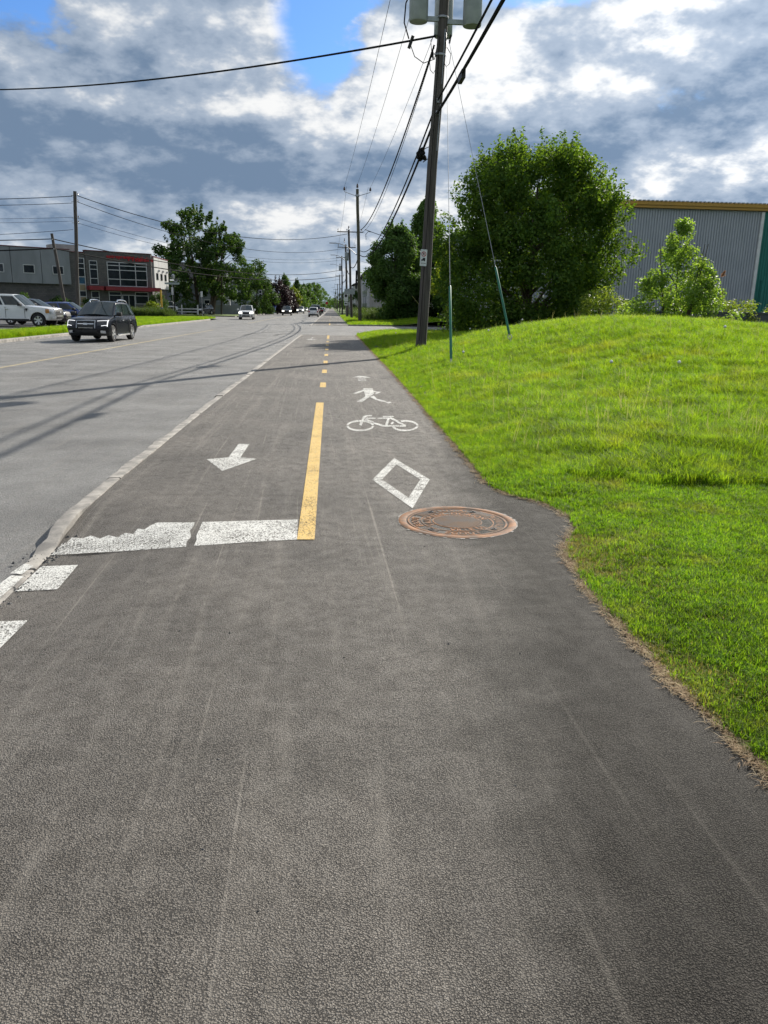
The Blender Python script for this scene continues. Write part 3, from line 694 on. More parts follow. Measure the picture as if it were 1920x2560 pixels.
for a, b in ribs:
    mb = MB(); mb.beam((a[0],a[1],0.0045), (b[0],b[1],0.0045), 0.0095, 0.010); mb.build('tread_rib', 'rust_rib', lid)
def arc_text(s_, r, mid, size, mat, inward=False):
    mb = MB(); tw = text_width(s_, size); sg = 1 if inward else -1
    a = mid - sg*tw/2/r
    for ch in s_:
        wd = text_width(ch, size); ac = a + sg*wd/2/r
        c_, s0 = math.cos(ac), math.sin(ac); base = r-0.5*size*0.7 if not inward else r+0.5*size*0.7
        ux, uy = (-s0*sg, c_*sg); vx, vy = ((c_, s0) if not inward else (-c_, -s0))
        def fr(x, y, z, ux=ux, uy=uy, vx=vx, vy=vy, wd=wd, bx=base*c_, by=base*s0): return (bx+ux*(x-wd/2)+vx*y, by+uy*(x-wd/2)+vy*y, 0.001+z)
        letter(mb, ch, fr, size, 0.008, 0, 0.03); a += sg*wd/r
    return mb.build('cast_lettering', mat, lid)
arc_text('VAUDREUIL-DORION', 0.228, math.radians(112), 0.075, 'rust'); arc_text('VILLE DE', 0.228, math.radians(-75), 0.072, 'rust', True)
arc_text('EGOUT', 0.32, math.radians(180), 0.075, 'rust'); arc_text('PLUVIAL', 0.32, math.radians(0), 0.075, 'rust'); arc_text('EGOUT', 0.32, math.radians(-90), 0.075, 'rust', True); arc_text('PLUVIAL', 0.32, math.radians(90), 0.072, 'rust')
for a in (58, 122, 225, 318):
    mb = MB(); mb.lathe([(0.024,0.0),(0.024,0.0135),(0.012,0.0135),(0.012,0.004)], 14, (0.318*math.cos(math.radians(a)), 0.318*math.sin(math.radians(a)), 0)); mb.build('lift_hole', 'sign_black', lid)
# the thin, broken mortar line round the frame
mb = MB(); r_ = random.Random(3)
for k in range(90):
    t0 = math.radians(4*k); wd = max(0.0, r_.gauss(0.006, 0.006)); t1 = math.radians(4*(k+1))
    mb.add([(r*math.cos(t), r*math.sin(t), 0.0095) for r, t in ((0.445,t0),(0.447+wd,t0),(0.447+wd*0.8,t1),(0.445,t1))], [(0,1,2,3)])
mb.build('mortar_edge', 'concrete', mh)
# loose stones, twigs and a crumbled joint by the kerb end
r_ = random.Random(11); debris = MB()
def pebble(mb, x, y, s_, z=None):
    z = zpath(x, y, 0) if z is None else z
    vs_ = [(x+s_*(math.cos(t)*r_.uniform(.6,1)), y+s_*(math.sin(t)*r_.uniform(.6,1)), z) for t in (0,1.05,2.1,3.14,4.2,5.2)] + [(x+s_*.3*r_.uniform(-1,1), y+s_*.3*r_.uniform(-1,1), z+s_*r_.uniform(.5,.9))]
    mb.add(vs_, [(k, (k+1) % 6, 6) for k in range(6)])
for k in range(90):
    y = r_.uniform(3.3, 5.4); pebble(debris, float(xl(y))+r_.gauss(0.015, 0.035), y, r_.uniform(.006,.02))
for k in range(60): pebble(debris, -1.90+r_.gauss(0, .06), 4.98+r_.gauss(0, .10), r_.uniform(.008,.02))
for k in range(70):
    y = r_.uniform(1.6, 12); pebble(debris, r_.uniform(float(xl(y))+.1, float(xr(y))-.05), y, r_.uniform(.003,.009))
tag(debris.build('asphalt_crumbs', 'lot'), 'dark crumbs of asphalt loose along the kerb joint', 'debris', kind='stuff')

# ------------------------------------------------------------------ grass: real blades in tufts, scattered by distance
def tuft(name, n, h, spread, wd, mat, lean=0.5, seed=1, flat=False):
    r = np.random.default_rng(seed); vs_, fs, rn = [], [], []
    for k in range(n):
        a = r.uniform(0, 6.28); d = spread*math.sqrt(r.uniform()); bx, by = d*math.cos(a), d*math.sin(a)
        hh = h*r.uniform(0.55, 1.15); l = lean*r.uniform(0.2, 1.2); la = r.uniform(0, 6.28); w_ = wd*r.uniform(0.7, 1.2)
        fx, fy = math.cos(la), math.sin(la); sx, sy = -fy*w_/2, fx*w_/2
        if flat: pts = [(bx,by,0.004),(bx+fx*hh*.5,by+fy*hh*.5,0.006+r.uniform(0,.012)),(bx+fx*hh,by+fy*hh,0.004+r.uniform(0,.01))]
        else: pts = [(bx,by,-0.01),(bx+fx*l*hh*.35,by+fy*l*hh*.35,hh*.6),(bx+fx*l*hh,by+fy*l*hh,hh*(1-0.25*l))]
        o = len(vs_)
        for (x, y, z), q in zip(pts[:2], (1.0, 0.8)): vs_ += [(x-sx*q,y-sy*q,z),(x+sx*q,y+sy*q,z)]
        vs_.append(pts[2]); fs += [(o,o+1,o+3,o+2),(o+2,o+3,o+4)]
    me = bpy.data.meshes.new(name); me.from_pydata(vs_, [], fs); me.materials.append(MAT[mat]); me.update()
    return bpy.data.objects.new(name, me)
def scatter(name, label, P, scale, protos, seed=0, tilt=0.12):
    """one stuff object: points carrying tuft instances (geometry nodes)"""
    r = np.random.default_rng(seed); n = len(P)
    me = bpy.data.meshes.new(name); me.vertices.add(n); me.vertices.foreach_set('co', np.asarray(P, np.float32).ravel())
    rot = np.stack([r.normal(0, tilt, n), r.normal(0, tilt, n), r.uniform(0, 6.283, n)], 1)
    a = me.attributes.new('rot', 'FLOAT_VECTOR', 'POINT'); a.data.foreach_set('vector', rot.astype(np.float32).ravel())
    a = me.attributes.new('scl', 'FLOAT', 'POINT'); a.data.foreach_set('value', np.asarray(scale, np.float32))
    a = me.attributes.new('pick', 'INT', 'POINT'); a.data.foreach_set('value', r.integers(0, len(protos), n).astype(np.int32))
    o = bpy.data.objects.new(name, me); COL.objects.link(o); tag(o, label, 'grass', kind='stuff')
    ng = bpy.data.node_groups.new(name, 'GeometryNodeTree')
    ng.interface.new_socket('Geometry', in_out='INPUT', socket_type='NodeSocketGeometry'); ng.interface.new_socket('Geometry', in_out='OUTPUT', socket_type='NodeSocketGeometry')
    gi, go = ng.nodes.new('NodeGroupInput'), ng.nodes.new('NodeGroupOutput'); jn = ng.nodes.new('GeometryNodeJoinGeometry')
    def attr(nm, ty):
        x = ng.nodes.new('GeometryNodeInputNamedAttribute'); x.data_type = ty; x.inputs[0].default_value = nm; return x.outputs[0]
    ar, asc, ap = attr('rot', 'FLOAT_VECTOR'), attr('scl', 'FLOAT'), attr('pick', 'INT')
    for k, pr in enumerate(protos):
        cmp_ = ng.nodes.new('FunctionNodeCompare'); cmp_.data_type = 'INT'; cmp_.operation = 'EQUAL'
        ng.links.new(ap, cmp_.inputs[2]); cmp_.inputs[3].default_value = k
        oi = ng.nodes.new('GeometryNodeObjectInfo'); oi.inputs['Object'].default_value = pr
        ip = ng.nodes.new('GeometryNodeInstanceOnPoints')
        ng.links.new(gi.outputs[0], ip.inputs['Points']); ng.links.new(cmp_.outputs[0], ip.inputs['Selection']); ng.links.new(oi.outputs['Geometry'], ip.inputs['Instance'])
        ng.links.new(ar, ip.inputs['Rotation']); ng.links.new(asc, ip.inputs['Scale']); ng.links.new(ip.outputs[0], jn.inputs[0])
    ng.links.new(jn.outputs[0], go.inputs[0])
    o.modifiers.new('scatter', 'NODES').node_group = ng
    return o
SHORT = [tuft('mown_tuft', 16, 0.052, 0.030, 0.0042, 'tuft_short', 0.8, 10+k) for k in range(4)]
LONG = [tuft('long_tuft', 16, 0.20, 0.055, 0.0062, 'tuft_long', 0.8, 20+k) for k in range(4)]
WEED = [tuft('weed_tuft', 16, 0.20, 0.075, 0.010, 'tuft_weed', 0.7, 50+k) for k in range(3)]
DRY = [tuft('dry_tuft', 9, 0.075, 0.05, 0.004, 'tuft_dry', 0.9, 30+k, True) for k in range(3)]
def sample(n, y0, y1, x0f, xw, power):
    """points over the bank, thinning with distance; x measured from the path edge"""
    u = rng.uniform(size=n); y = y0*(y1/y0)**u if power else rng.uniform(y0, y1, n)
    x = xr(y) + x0f + xw(y)*rng.uniform(size=n)**1.15
    return x, y
def bank(n, y0, y1, x0f, xw):
    x, y = sample(n, y0, y1, x0f, xw, True)
    return np.stack([x, y, verge_z(x, y)], 1)
mow_line = lambda x: 7.0 + 0.35*np.sin(x*1.3) - 0.05*x
Pn = bank(90000, 1.9, 9.0, 0.02, lambda y: 0.6+0.72*y)
edge = (Pn[:,0]-xr(Pn[:,1]))
Pn = Pn[(Pn[:,1] < mow_line(Pn[:,0])+rng.normal(0, .2, len(Pn))) & (rng.uniform(size=len(Pn)) < sstep(edge, 0.0, 0.10)+0.25)]
dryness = np.exp(-((Pn[:,0]-xr(Pn[:,1]))/0.55)**2)*(0.35+0.65*(np.sin(Pn[:,1]*2.9+np.sin(Pn[:,0]*4)*1.2) > -0.1))*sstep(Pn[:,1], 2.0, 3.2)*(1-sstep(Pn[:,1], 5.4, 6.6))+0.10
isdry = rng.uniform(size=len(Pn)) < dryness*0.85
PARCHED = [tuft('parched_tuft', 14, 0.042, 0.032, 0.0040, 'tuft_tan', 1.0, 70+k) for k in range(3)]
scatter('parched_grass', 'parched yellowish grass close to the edge of the path', Pn[isdry], rng.uniform(0.7, 1.15, int(isdry.sum())), PARCHED, 8)
Pn = Pn[~isdry]
scatter('mown_grass', 'short mown grass beside the bulge in the path', Pn, rng.uniform(0.7, 1.2, len(Pn))*(0.9+0.04*Pn[:,1]), SHORT, 1)
Pl = bank(125000, 6.5, 56, 0.03, lambda y: 2.5+0.62*y)
keep = Pl[:,1] > mow_line(Pl[:,0])+rng.normal(0, .15, len(Pl))
Pl = Pl[keep]; e = Pl[:,0]-xr(Pl[:,1])
sc = rng.uniform(0.65, 1.25, len(Pl))*(0.42+0.58*sstep(e, 0.2, 1.6))*(0.85+0.011*Pl[:,1])
sc *= 0.92+0.20*np.sin(Pl[:,0]*3.1+np.sin(Pl[:,1]*2.3)*2.1+Pl[:,1]*.7)*np.sin(Pl[:,1]*2.7+1.0+np.sin(Pl[:,0]*1.9)*1.7)
scatter('tall_grass', 'long unmown bright green grass over the bank and mound', Pl, sc, LONG, 2)
STALK = [tuft('seed_stalk', 3, 0.42, 0.03, 0.005, 'tuft_stalk', 0.35, 60+k) for k in range(3)]
Ps = bank(1700, 8, 54, 0.5, lambda y: 2.0+0.6*y); Ps = Ps[rng.uniform(size=len(Ps)) < 0.25+0.75*(np.sin(Ps[:,0]*1.3+Ps[:,1]*.9)*np.sin(Ps[:,1]*.8) > .1)]
scatter('seed_stalks', 'thin pale seed stalks standing above the long grass', Ps, rng.uniform(0.6, 1.3, len(Ps)), STALK, 7)
yy = 1.8*(46/1.8)**rng.uniform(size=4200); ee = rng.normal(0.012, 0.028, 4200)+0.03*sstep(np.sin(yy*3.1)*np.sin(yy*7.7), 0, 1)
Pd = np.stack([xr(yy)+ee, yy, np.where(ee < 0.02, path_z(xr(yy), yy)+0.003, verge_z(xr(yy)+np.abs(ee), yy)+0.006)], 1)
scatter('dry_grass', 'straw coloured dead grass along the edge of the path', Pd, rng.uniform(0.35, 1.0, len(Pd))*(0.8+0.02*yy), DRY, 3, 0.05)
# strips of lawn across the road and past the side street
n = 26000; y = rng.uniform(18, 48, n); x = -13.95-rng.uniform(0, 1.7, n); A = np.stack([x, y, np.zeros(n)], 1)
n = 16000; y = rng.uniform(58, 97, n); x = -13.95-rng.uniform(0, 7, n); A = np.concatenate([A, np.stack([x, y, np.zeros(n)], 1)])
n = 16000; y = rng.uniform(71.8, 150, n); x = 1.6+rng.uniform(0, 9, n)**1.0; A = np.concatenate([A, np.stack([x, y, -0.03+0.09*sstep(x-1.44, 0, 1)+0.5*sstep(x-1.44, 4, 10)], 1)])
scatter('lawn_grass', 'grass on the verges past the road and the side street', A, rng.uniform(0.8, 1.6, len(A)), LONG, 4)
n = 2600; x = rng.uniform(-29, -18.5, n); y = 91+rng.uniform(0, 4, n); 
scatter('tall_weeds', 'tall rank weeds in front of the grey block building', np.stack([x, y, np.zeros(n)], 1), rng.uniform(2.5, 6.5, n), WEED, 5)
n = 1500; x = rng.uniform(3.8, 9, n); y = rng.uniform(95, 200, n)
scatter('tall_weeds', 'rough weeds at the feet of the far utility poles', np.stack([x, y, 0.2+0*x], 1), rng.uniform(4, 8, n), WEED, 6)
# ------------------------------------------------------------------ utility poles
def pole(label, base, top, r0, r1, mat='wood', group='utility poles along the bike path', name='utility_pole'):
    t = thing(name, label, 'utility pole', base, 0, group)
    d = Vector(top)-Vector(base); mb = MB(); n = 7
    mb.tube([tuple(d*(k/n) + Vector((0.02*math.sin(k*1.7), 0.02*math.cos(k*2.3), 0))*(0 < k < n) - Vector((0,0,0.25))*(k == 0)) for k in range(n+1)], [r0+(r1-r0)*k/n for k in range(n+1)], 18)
    mb.build('shaft', mat, t, True)
    return t, d
def insulator(par, p, h=0.22, r=0.07, mat='porcelain'):
    mb = MB(); mb.lathe([(0.012,-0.12),(0.014,0.0),(r,0.02),(r*0.7,0.05),(r,0.07),(r*0.65,0.11),(r*0.9,0.13),(r*0.45,h)], 12, p); return mb.build('insulator', mat, par, True)
def crossarm(par, p, half, ins, dirx=(1,0,0), braces=True, wd=0.11):
    dv = Vector(dirx); p = Vector(p)
    mb = MB(); mb.beam(tuple(p-dv*half), tuple(p+dv*half), wd, wd*1.1); arm = mb.build('crossarm', 'wood', par)
    if braces:
        for s in (-1, 1):
            mb = MB(); mb.beam(tuple(p+dv*s*half*0.5+Vector((0,-0.07,-0.05))), tuple(p+Vector((0,-0.12,-0.75))), 0.04, 0.01); mb.build('brace', 'galv', par)
    for q in ins: insulator(arm, tuple(p+dv*q+Vector((0,0,0.17))))
    return arm
def street_lamp(par, p, reach, rise, dirx=-1):
    pts = [(p[0]+dirx*reach*t, p[1], p[2]+rise*math.sin(t*math.pi/2)) for t in (0,.15,.3,.5,.7,.85,1)]
    mb = MB(); mb.tube(pts, 0.035, 8); a = mb.build('lamp_arm', 'galv', par, True)
    e = pts[-1]; mb = MB(); prof = [(0.0,.05),(.12,.11),(.4,.14),(.62,.10),(.72,.03)]; vs_, fs = [], []
    for x, h in prof: vs_ += [(e[0]+dirx*x, e[1]-h, e[2]-.03), (e[0]+dirx*x, e[1]+h, e[2]-.03), (e[0]+dirx*x, e[1]+h*.6, e[2]+.06), (e[0]+dirx*x, e[1]-h*.6, e[2]+.06)]
    for k in range(4):
        for q in range(4): fs.append((k*4+q, k*4+(q+1) % 4, k*4+4+(q+1) % 4, k*4+4+q))
    fs += [(3,2,1,0),(16,17,18,19)]; mb.add(vs_, fs); mb.build('lamp_head', 'galv', a, True)
def transformer(par, c, r, h):
    mb = MB(); mb.lathe([(r*0.93,0),(r,0.03),(r,h),(r*1.04,h+.01),(r*1.04,h+.05),(r*0.9,h+.09),(0.05,h+.16)], 28, c)
    t = mb.build('transformer', 'trafo', par, True)
    for s in (-0.4, 0.4): insulator(t, (c[0]+r*s, c[1], c[2]+h+.2), 0.36, 0.06, 'porcelain')
    return t
# the near pole
B1 = Vector((3.06, 27.0, float(verge_z(3.06, 27.0))+.02)); T1 = Vector((3.60, 27.0, 14.0))
p1, d1 = pole('leaning weathered wooden pole carrying three grey transformers, rising from the grass', tuple(B1), tuple(T1), 0.185, 0.135)
def on1(z): return d1*((z-B1.z)/d1.z)
z0 = 10.2
for dx_, dy_, dz_ in ((-0.76, 0.0, 0.0), (0.93, 0.0, -0.06), (0.10, 0.55, -0.22)):
    c = on1(z0) + Vector((dx_, dy_, dz_)); tr = transformer(p1, tuple(c), 0.295, 1.05)
    for hh in (0.10, 0.85):
        mb = MB(); a = c + Vector((0,0,hh)); b = on1(z0+dz_+hh) 
        dv = (b-a).normalized(); mb.beam(tuple(a+dv*0.27), tuple(b-dv*0.12), 0.10, 0.13); mb.build('hanger_bracket', 'trafo', tr)
for zz in (10.35, 11.05, 9.3): 
    mb = MB(); c = on1(zz); mb.lathe([(0.17,-.03),(0.178,0),(0.17,.03)], 18, tuple(c), tuple(d1)); mb.build('steel_band', 'galv', p1, True)
crossarm(p1, tuple(on1(13.6)+Vector((0,-0.16,0))), 1.2, (-1.1, 1.1)); insulator(p1, tuple(d1+Vector((0,0,.12))))
mb = MB()                                  # ground lead down the pole
mb.tube([tuple(on1(z)+Vector((-0.075, -0.17+0.002*z, 0))) for z in np.linspace(0.5, 9.8, 14)], 0.009, 6); mb.build('ground_lead', 'cable', p1, True)
mb = MB(); mb.tube([tuple(on1(z)+Vector((0.085, -0.155+0.003*z, 0))) for z in np.linspace(6.5, 10, 8)], 0.018, 6); mb.build('riser_conduit', 'galv', p1, True)
for za, ang in ((9.35, 0), (9.0, 1), (8.8, 2)):
    mb = MB(); s = -1 if ang != 1 else 1; c = on1(za)
    mb.tube([tuple(c+Vector((s*x, -0.1, z))) for x, z in ((.1,.45),(.2,.5),(.33,.32),(.3,.05),(.2,-.05),(.14,.05))], 0.011, 6); mb.build('drip_loop', 'cable', p1, True)
for zz, s in ((9.3, -1), (9.75, 1)):
    mb = MB(); c = on1(zz)+Vector((s*.28, -.12, .1)); mb.tube([tuple(c), tuple(c+Vector((-s*.04, 0, -.24)))], 0.028, 8); mb.build('fuse_sleeve', 'cable', p1, True)
for zz in (7.95, 7.6):
    mb = MB(); c = on1(zz); mb.beam(tuple(c+Vector((0,-.24,0))), tuple(c+Vector((0,-.1,0))), .08, .12); mb.build('cable_clamp', 'galv', p1)
# the poles beyond
B2, T2 = Vector((3.0, 84.0, -0.05)), Vector((2.60, 84.0, 13.2))
p2_, d2 = pole('greenish pole with two upswept insulator arms and a curved street lamp by the side street', tuple(B2), tuple(T2), 0.185, 0.15, 'wood_green')
for s in (-1, 1):
    mb = MB(); e = d2+Vector((s*1.32, 0, -0.28)); mb.tube([tuple(d2+Vector((s*.12,0,-0.65))), tuple(e)], 0.03, 8); arm = mb.build('insulator_arm', 'galv', p2_, True); insulator(arm, tuple(e+Vector((0,0,.12))), 0.34, 0.13)
insulator(p2_, tuple(d2+Vector((0,0,.12))), 0.38, 0.13)
mb = MB(); c = d2*0.955; mb.lathe([(0.17,-.12),(0.20,-.1),(0.20,.1),(0.17,.12)], 14, tuple(c)); mb.build('steel_band', 'galv', p2_, True)
street_lamp(p2_, tuple(d2*(7.2/13.2)+Vector((-.1,-.1,-.4))), 2.2, 1.15)
mb = MB(); mb.tube([(-0.42,-.1,5.35),(-0.44,-.1,3.5)], 0.09, 10); mb.build('splice_case', 'cable', p2_, True)
mb = MB(); mb.tube([(0.55,-.1,8.4),(.5,-.1,8.9),(.75,-.1,9.2),(1.1,-.1,9.15)], 0.03, 6); mb.build('drip_loop', 'cable', p2_, True)
B3, T3 = Vector((2.75, 109, 0)), Vector((2.27, 109, 11.6))
p3_, d3 = pole('wooden pole with a long straight crossarm and one hanging transformer can', tuple(B3), tuple(T3), 0.18, 0.13)
crossarm(p3_, tuple(d3+Vector((0.2,-.15,-.3))), 1.75, (-1.62, -0.45, 1.5)); transformer(p3_, tuple(d3*0.66+Vector((-0.42,0,0))), 0.26, 0.95)
insulator(p3_, tuple(d3+Vector((0,0,.12))), .35, .1)
mb = MB(); mb.box(-1.0, 0.4, -0.3, 0.15, 3.3, 4.0); mb.build('switch_box', 'trafo', p3_)
B4, T4 = Vector((2.40, 121, 0)), Vector((2.08, 121, 10.6))
p4_, d4 = pole('dark wooden pole with a low crossarm standing behind the speed sign', tuple(B4), tuple(T4), 0.18, 0.13)
crossarm(p4_, tuple(d4+Vector((0.15,-.15,-.4))), 1.35, (-1.25, 0.4, 1.25)); insulator(p4_, tuple(d4+Vector((-.2,0,.3))), .6, .08)
street_lamp(p4_, tuple(d4*0.78), 1.6, .8)
far_poles = [(2.3, 172, 12.1, 0), (2.35, 230, 10.6, 1), (2.35, 320, 10.6, 2), (2.3, 410, 10.6, 0), (2.25, 520, 10.8, 1), (2.2, 640, 10.8, 2), (2.2, 800, 11, 0)]
pole_tops = [T1, T2, T3, T4]
for k, (x, y, h, kind) in enumerate(far_poles):
    b_, t_ = Vector((x, y, 0)), Vector((x-0.15+0.1*kind, y, h)); pole_tops.append(t_)
    lab = ['slim distant pole with a transformer can and a street lamp over the path', 'distant wooden pole with a plain crossarm in the row beside the path', 'distant pole with crossarm and street lamp near the end of the row'][kind]
    pp, dd = pole(lab, tuple(b_), tuple(t_), 0.17, 0.12)
    crossarm(pp, tuple(dd+Vector((0,-.14,-.35))), 1.2, (-1.1, 1.1))
    if kind == 0: transformer(pp, tuple(dd*0.75+Vector((-0.4,0,0))), 0.26, 0.95)
    if kind != 1: street_lamp(pp, tuple(dd*0.80), 1.8, .7)
# poles across the road
BL, TL = Vector((-22.45, 72, 0)), Vector((-21.85, 72, 10.7))
pl_, dl = pole('straight dark wooden pole behind the black car, wires leaving both ways', tuple(BL), tuple(TL), 0.17, 0.14, group='poles across the road')
for zz in (10.35, 9.85, 8.55, 8.15):
    mb = MB(); c = dl*(zz/10.7); mb.beam(tuple(c+Vector((-.3,-.05,0))), tuple(c+Vector((.3,-.05,0))), .04, .04); a = mb.build('wire_bracket', 'galv', pl_); insulator(a, tuple(c+Vector((.26,-.05,.05))), .12, .05)
BN, TN = Vector((-24.0, 74, 0)), Vector((-24.75, 74, 7.4))
pn_, dn = pole('short bare grey pole leaning over beside the office block', tuple(BN), tuple(TN), 0.15, 0.12, group='poles across the road')
for zz in (6.9, 6.1):
    mb = MB(); c = dn*(zz/7.4); mb.beam(tuple(c+Vector((0,-.22,0))), tuple(c+Vector((0,-.08,0))), .06, .1); mb.build('cable_clamp', 'galv', pn_)
pole('thin grey service pole rising beside the big cottonwood tree', (-18.6, 136, 0), (-18.3, 136, 8.0), 0.14, 0.11, group='poles across the road')

# ------------------------------------------------------------------ wires
def wire(label, a, b, sag, r, mat='cable', group='overhead wires', n=28, twist=0.0, name='overhead_wire'):
    a, b = Vector(a), Vector(b); pts = []
    for k in range(n+1):
        t = k/n; p = a.lerp(b, t); p.z -= sag*4*t*(1-t); pts.append(tuple(p))
    mb = MB()
    if twist:
        L = (b-a).length; nn = int(L/twist*6); 
        for ph in (0, 2.09, 4.19):
            q = []
            for k in range(nn+1):
                t = k/nn; p = a.lerp(b, t); p.z -= sag*4*t*(1-t); an = ph+k*2*math.pi/6
                q.append((p.x+r*0.9*math.cos(an), p.y, p.z+r*0.9*math.sin(an)))
            mb.tube(q, r*0.75, 5)
    else: mb.tube(pts, r, 6)
    return tag(mb.build(name, mat, None, True), label, 'wire', group)
W1 = lambda z, dx_=0, dy_=0: tuple(B1+on1(z)+Vector((dx_, dy_, 0)))
W2 = lambda z, dx_=0: tuple(B2+d2*((z-B2.z)/13.25)+Vector((dx_, 0, 0)))
wire('thin bare wire to the left insulator arm of the greenish pole', tuple(B1+on1(13.75)+Vector((-1.1,0,0))), tuple(T2+Vector((-1.32,0,0.2))), 0.5, 0.011, 'wire')
wire('thin bare wire to the tip of the greenish pole', tuple(T1+Vector((0,0,.4))), tuple(T2+Vector((0,0,.45))), 0.5, 0.011, 'wire')
wire('thin bare wire to the right insulator arm of the greenish pole', tuple(B1+on1(13.75)+Vector((1.1,0,0))), tuple(T2+Vector((1.32,0,0.2))), 0.5, 0.011, 'wire')
wire('twisted supply cable dropping from the transformer pole to the greenish pole', W1(9.55,-.22,-.05), W2(9.3,.25), 1.1, 0.022, 'cable', twist=0.7)
wire('slim neutral wire running beside the twisted supply cable', W1(9.35,-.25,.05), W2(9.05,.3), 1.25, 0.012)
wire('upper thick black telephone cable, transformer pole to greenish pole', W1(7.98,0,-.2), W2(7.25,.2), 1.5, 0.030, group='thick telephone cables')
wire('lower thick black telephone cable bundle, transformer pole to greenish pole', W1(7.58,0,-.2), W2(6.8,.2), 1.5, 0.042, group='thick telephone cables')
wire('upper thick black cable passing overhead towards the transformer pole', (2.35,-20,8.0), W1(7.98,0,-.2), .75, 0.030, group='thick telephone cables')
wire('lower thick black cable bundle passing overhead towards the transformer pole', (2.5,-20,7.6), W1(7.58,0,-.2), .7, 0.045, group='thick telephone cables')
mb = MB(); c = Vector(W1(7.58,0,-.2)).lerp(Vector(W2(6.8,.2)), .07)+Vector((0,0,-.42))
for k in range(9): 
    q = c+Vector((random.uniform(-.12,.12), k*.08-.3, random.uniform(-.12,.16))); mb.lathe([(.03,-.14),(.075,-.1),(.085,.1),(.03,.15)], 9, tuple(q), (random.uniform(-.3,.3), 1, random.uniform(-.2,.3)))
mb.tube([tuple(c+Vector((.1,.2,.2))), tuple(c+Vector((.35,.1,.3))), tuple(c+Vector((.33,0,-.1))), tuple(c+Vector((.05,-.1,-.3)))], .016, 6)
tag(mb.build('splice_bundle', 'cable', None, True), 'black splice cases bunched on the telephone cables beyond the transformer pole', 'splice case')
mb = MB(); c = Vector((2.5,-20,7.6)).lerp(Vector(W1(7.58,0,-.2)), .885); c.z -= .7*4*.885*.115+.02
mb.box(-.05,.05,-.3,.3,-.22,-.02); o = mb.build('cable_box', 'plastic'); o.location = c+Vector((.02,0,.08)); tag(o, 'small black terminal box strapped under the overhead cable bundle', 'terminal box')
wire('heavy service wire crossing the road high on the left', W1(9.8,-.2,-.1), (-24.5,52,13.6), 0.6, 0.032, 'cable', name='service_wire', n=40)
mb = MB(); mb.beam((-.05,0,-.17), (.07,0,.17), .13, .10); o = mb.build('tap_connector', 'plastic'); o.location = Vector(W1(9.8,-.2,-.1)).lerp(Vector((-24.5,52,13.6)), .026)+Vector((0,0,-.1)); tag(o, 'black box connector clipped on the heavy service wire', 'connector')
a = Vector(W1(9.8,-.2,-.1)).lerp(Vector((-24.5,52,13.6)), .028)
mb = MB(); mb.tube([tuple(a), tuple(a+Vector((-.16,0,.45))), tuple(a+Vector((-.12,0,1.0))), tuple(a+Vector((.12,-.02,1.5))), tuple(a+Vector((.3,0,1.75)))], .022, 7)
tag(mb.build('jumper_lead', 'cable', None, True), 'black lead rising from the connector to the left transformer', 'wire')
mb = MB(); mb.tube([tuple(a+Vector((.05,0,-.15))), tuple(a+Vector((.2,0,-.5))), tuple(a+Vector((.5,0,-.68))), tuple(a+Vector((.85,.0,-.55))), tuple(Vector(W1(9.6,-.12,-.08)))], .014, 6)
tag(mb.build('jumper_lead', 'cable', None, True), 'drooping grey lead from the connector back to the transformer pole', 'wire')
W3, W4, W5 = pole_tops[2], pole_tops[3], pole_tops[4]
LP = lambda z: tuple(BL+dl*(z/10.7)+Vector((.2,-.05,0)))
wire('upper black wire over the road from the dark left pole', LP(10.35), (W3.x, 109, 11.1), 1.9, 0.032, group='wires crossing the road')
wire('second black wire over the road below the topmost one', LP(9.85), (W4.x, 121, 10.1), 2.0, 0.024, group='wires crossing the road')
for z, zz in ((8.55, 8.2), (8.15, 7.9)): wire('faint lower wire over the road from the dark left pole', LP(z), (2.5, 109, zz), 1.6, 0.014, group='wires crossing the road')
wire('upper thick cable from the short leaning pole across the road', tuple(BN+dn*(6.95/7.4)), (2.2, 172, 9.3), 1.9, 0.045, group='wires crossing the road', n=40)
wire('lower thick cable from the short leaning pole across the road', tuple(BN+dn*(6.15/7.4)), (2.2, 172, 8.1), 1.7, 0.055, group='wires crossing the road', n=40)
LQ = lambda z: tuple(BL+dl*(z/10.7)+Vector((-.2,-.05,0)))
wire('upper black wire leaving the dark left pole past the office block', LQ(10.3), (-58, 62, 10.6), 1.2, 0.030, group='wires past the office block')
wire('second black wire leaving the dark left pole past the office block', LQ(9.75), (-58, 62, 9.8), 1.0, 0.022, group='wires past the office block')
for z, zz in ((8.6, 8.9), (8.3, 8.5)): wire('faint wire leaving the dark left pole past the office block', LQ(z), (-58, 62, zz), .9, 0.013, group='wires past the office block')
wire('sagging grey wire low on the dark left pole', LQ(7.6), (-58, 60, 7.2), 1.2, 0.02, group='wires past the office block')
wire('upper thick cable from the leaning pole past the office wall', tuple(BN+dn*(6.95/7.4)), (-60, 66, 7.3), .8, 0.042, group='wires past the office block')
wire('lower thick cable from the leaning pole past the office wall', tuple(BN+dn*(6.15/7.4)), (-60, 66, 6.1), .8, 0.055, group='wires past the office block')
tops = pole_tops
SPAN = ['from the greenish pole to the pole with the long crossarm', 'from the long crossarm to the dark pole behind the speed sign', 'from the dark pole behind the speed sign to the next pole', 'between the first two slim far poles']
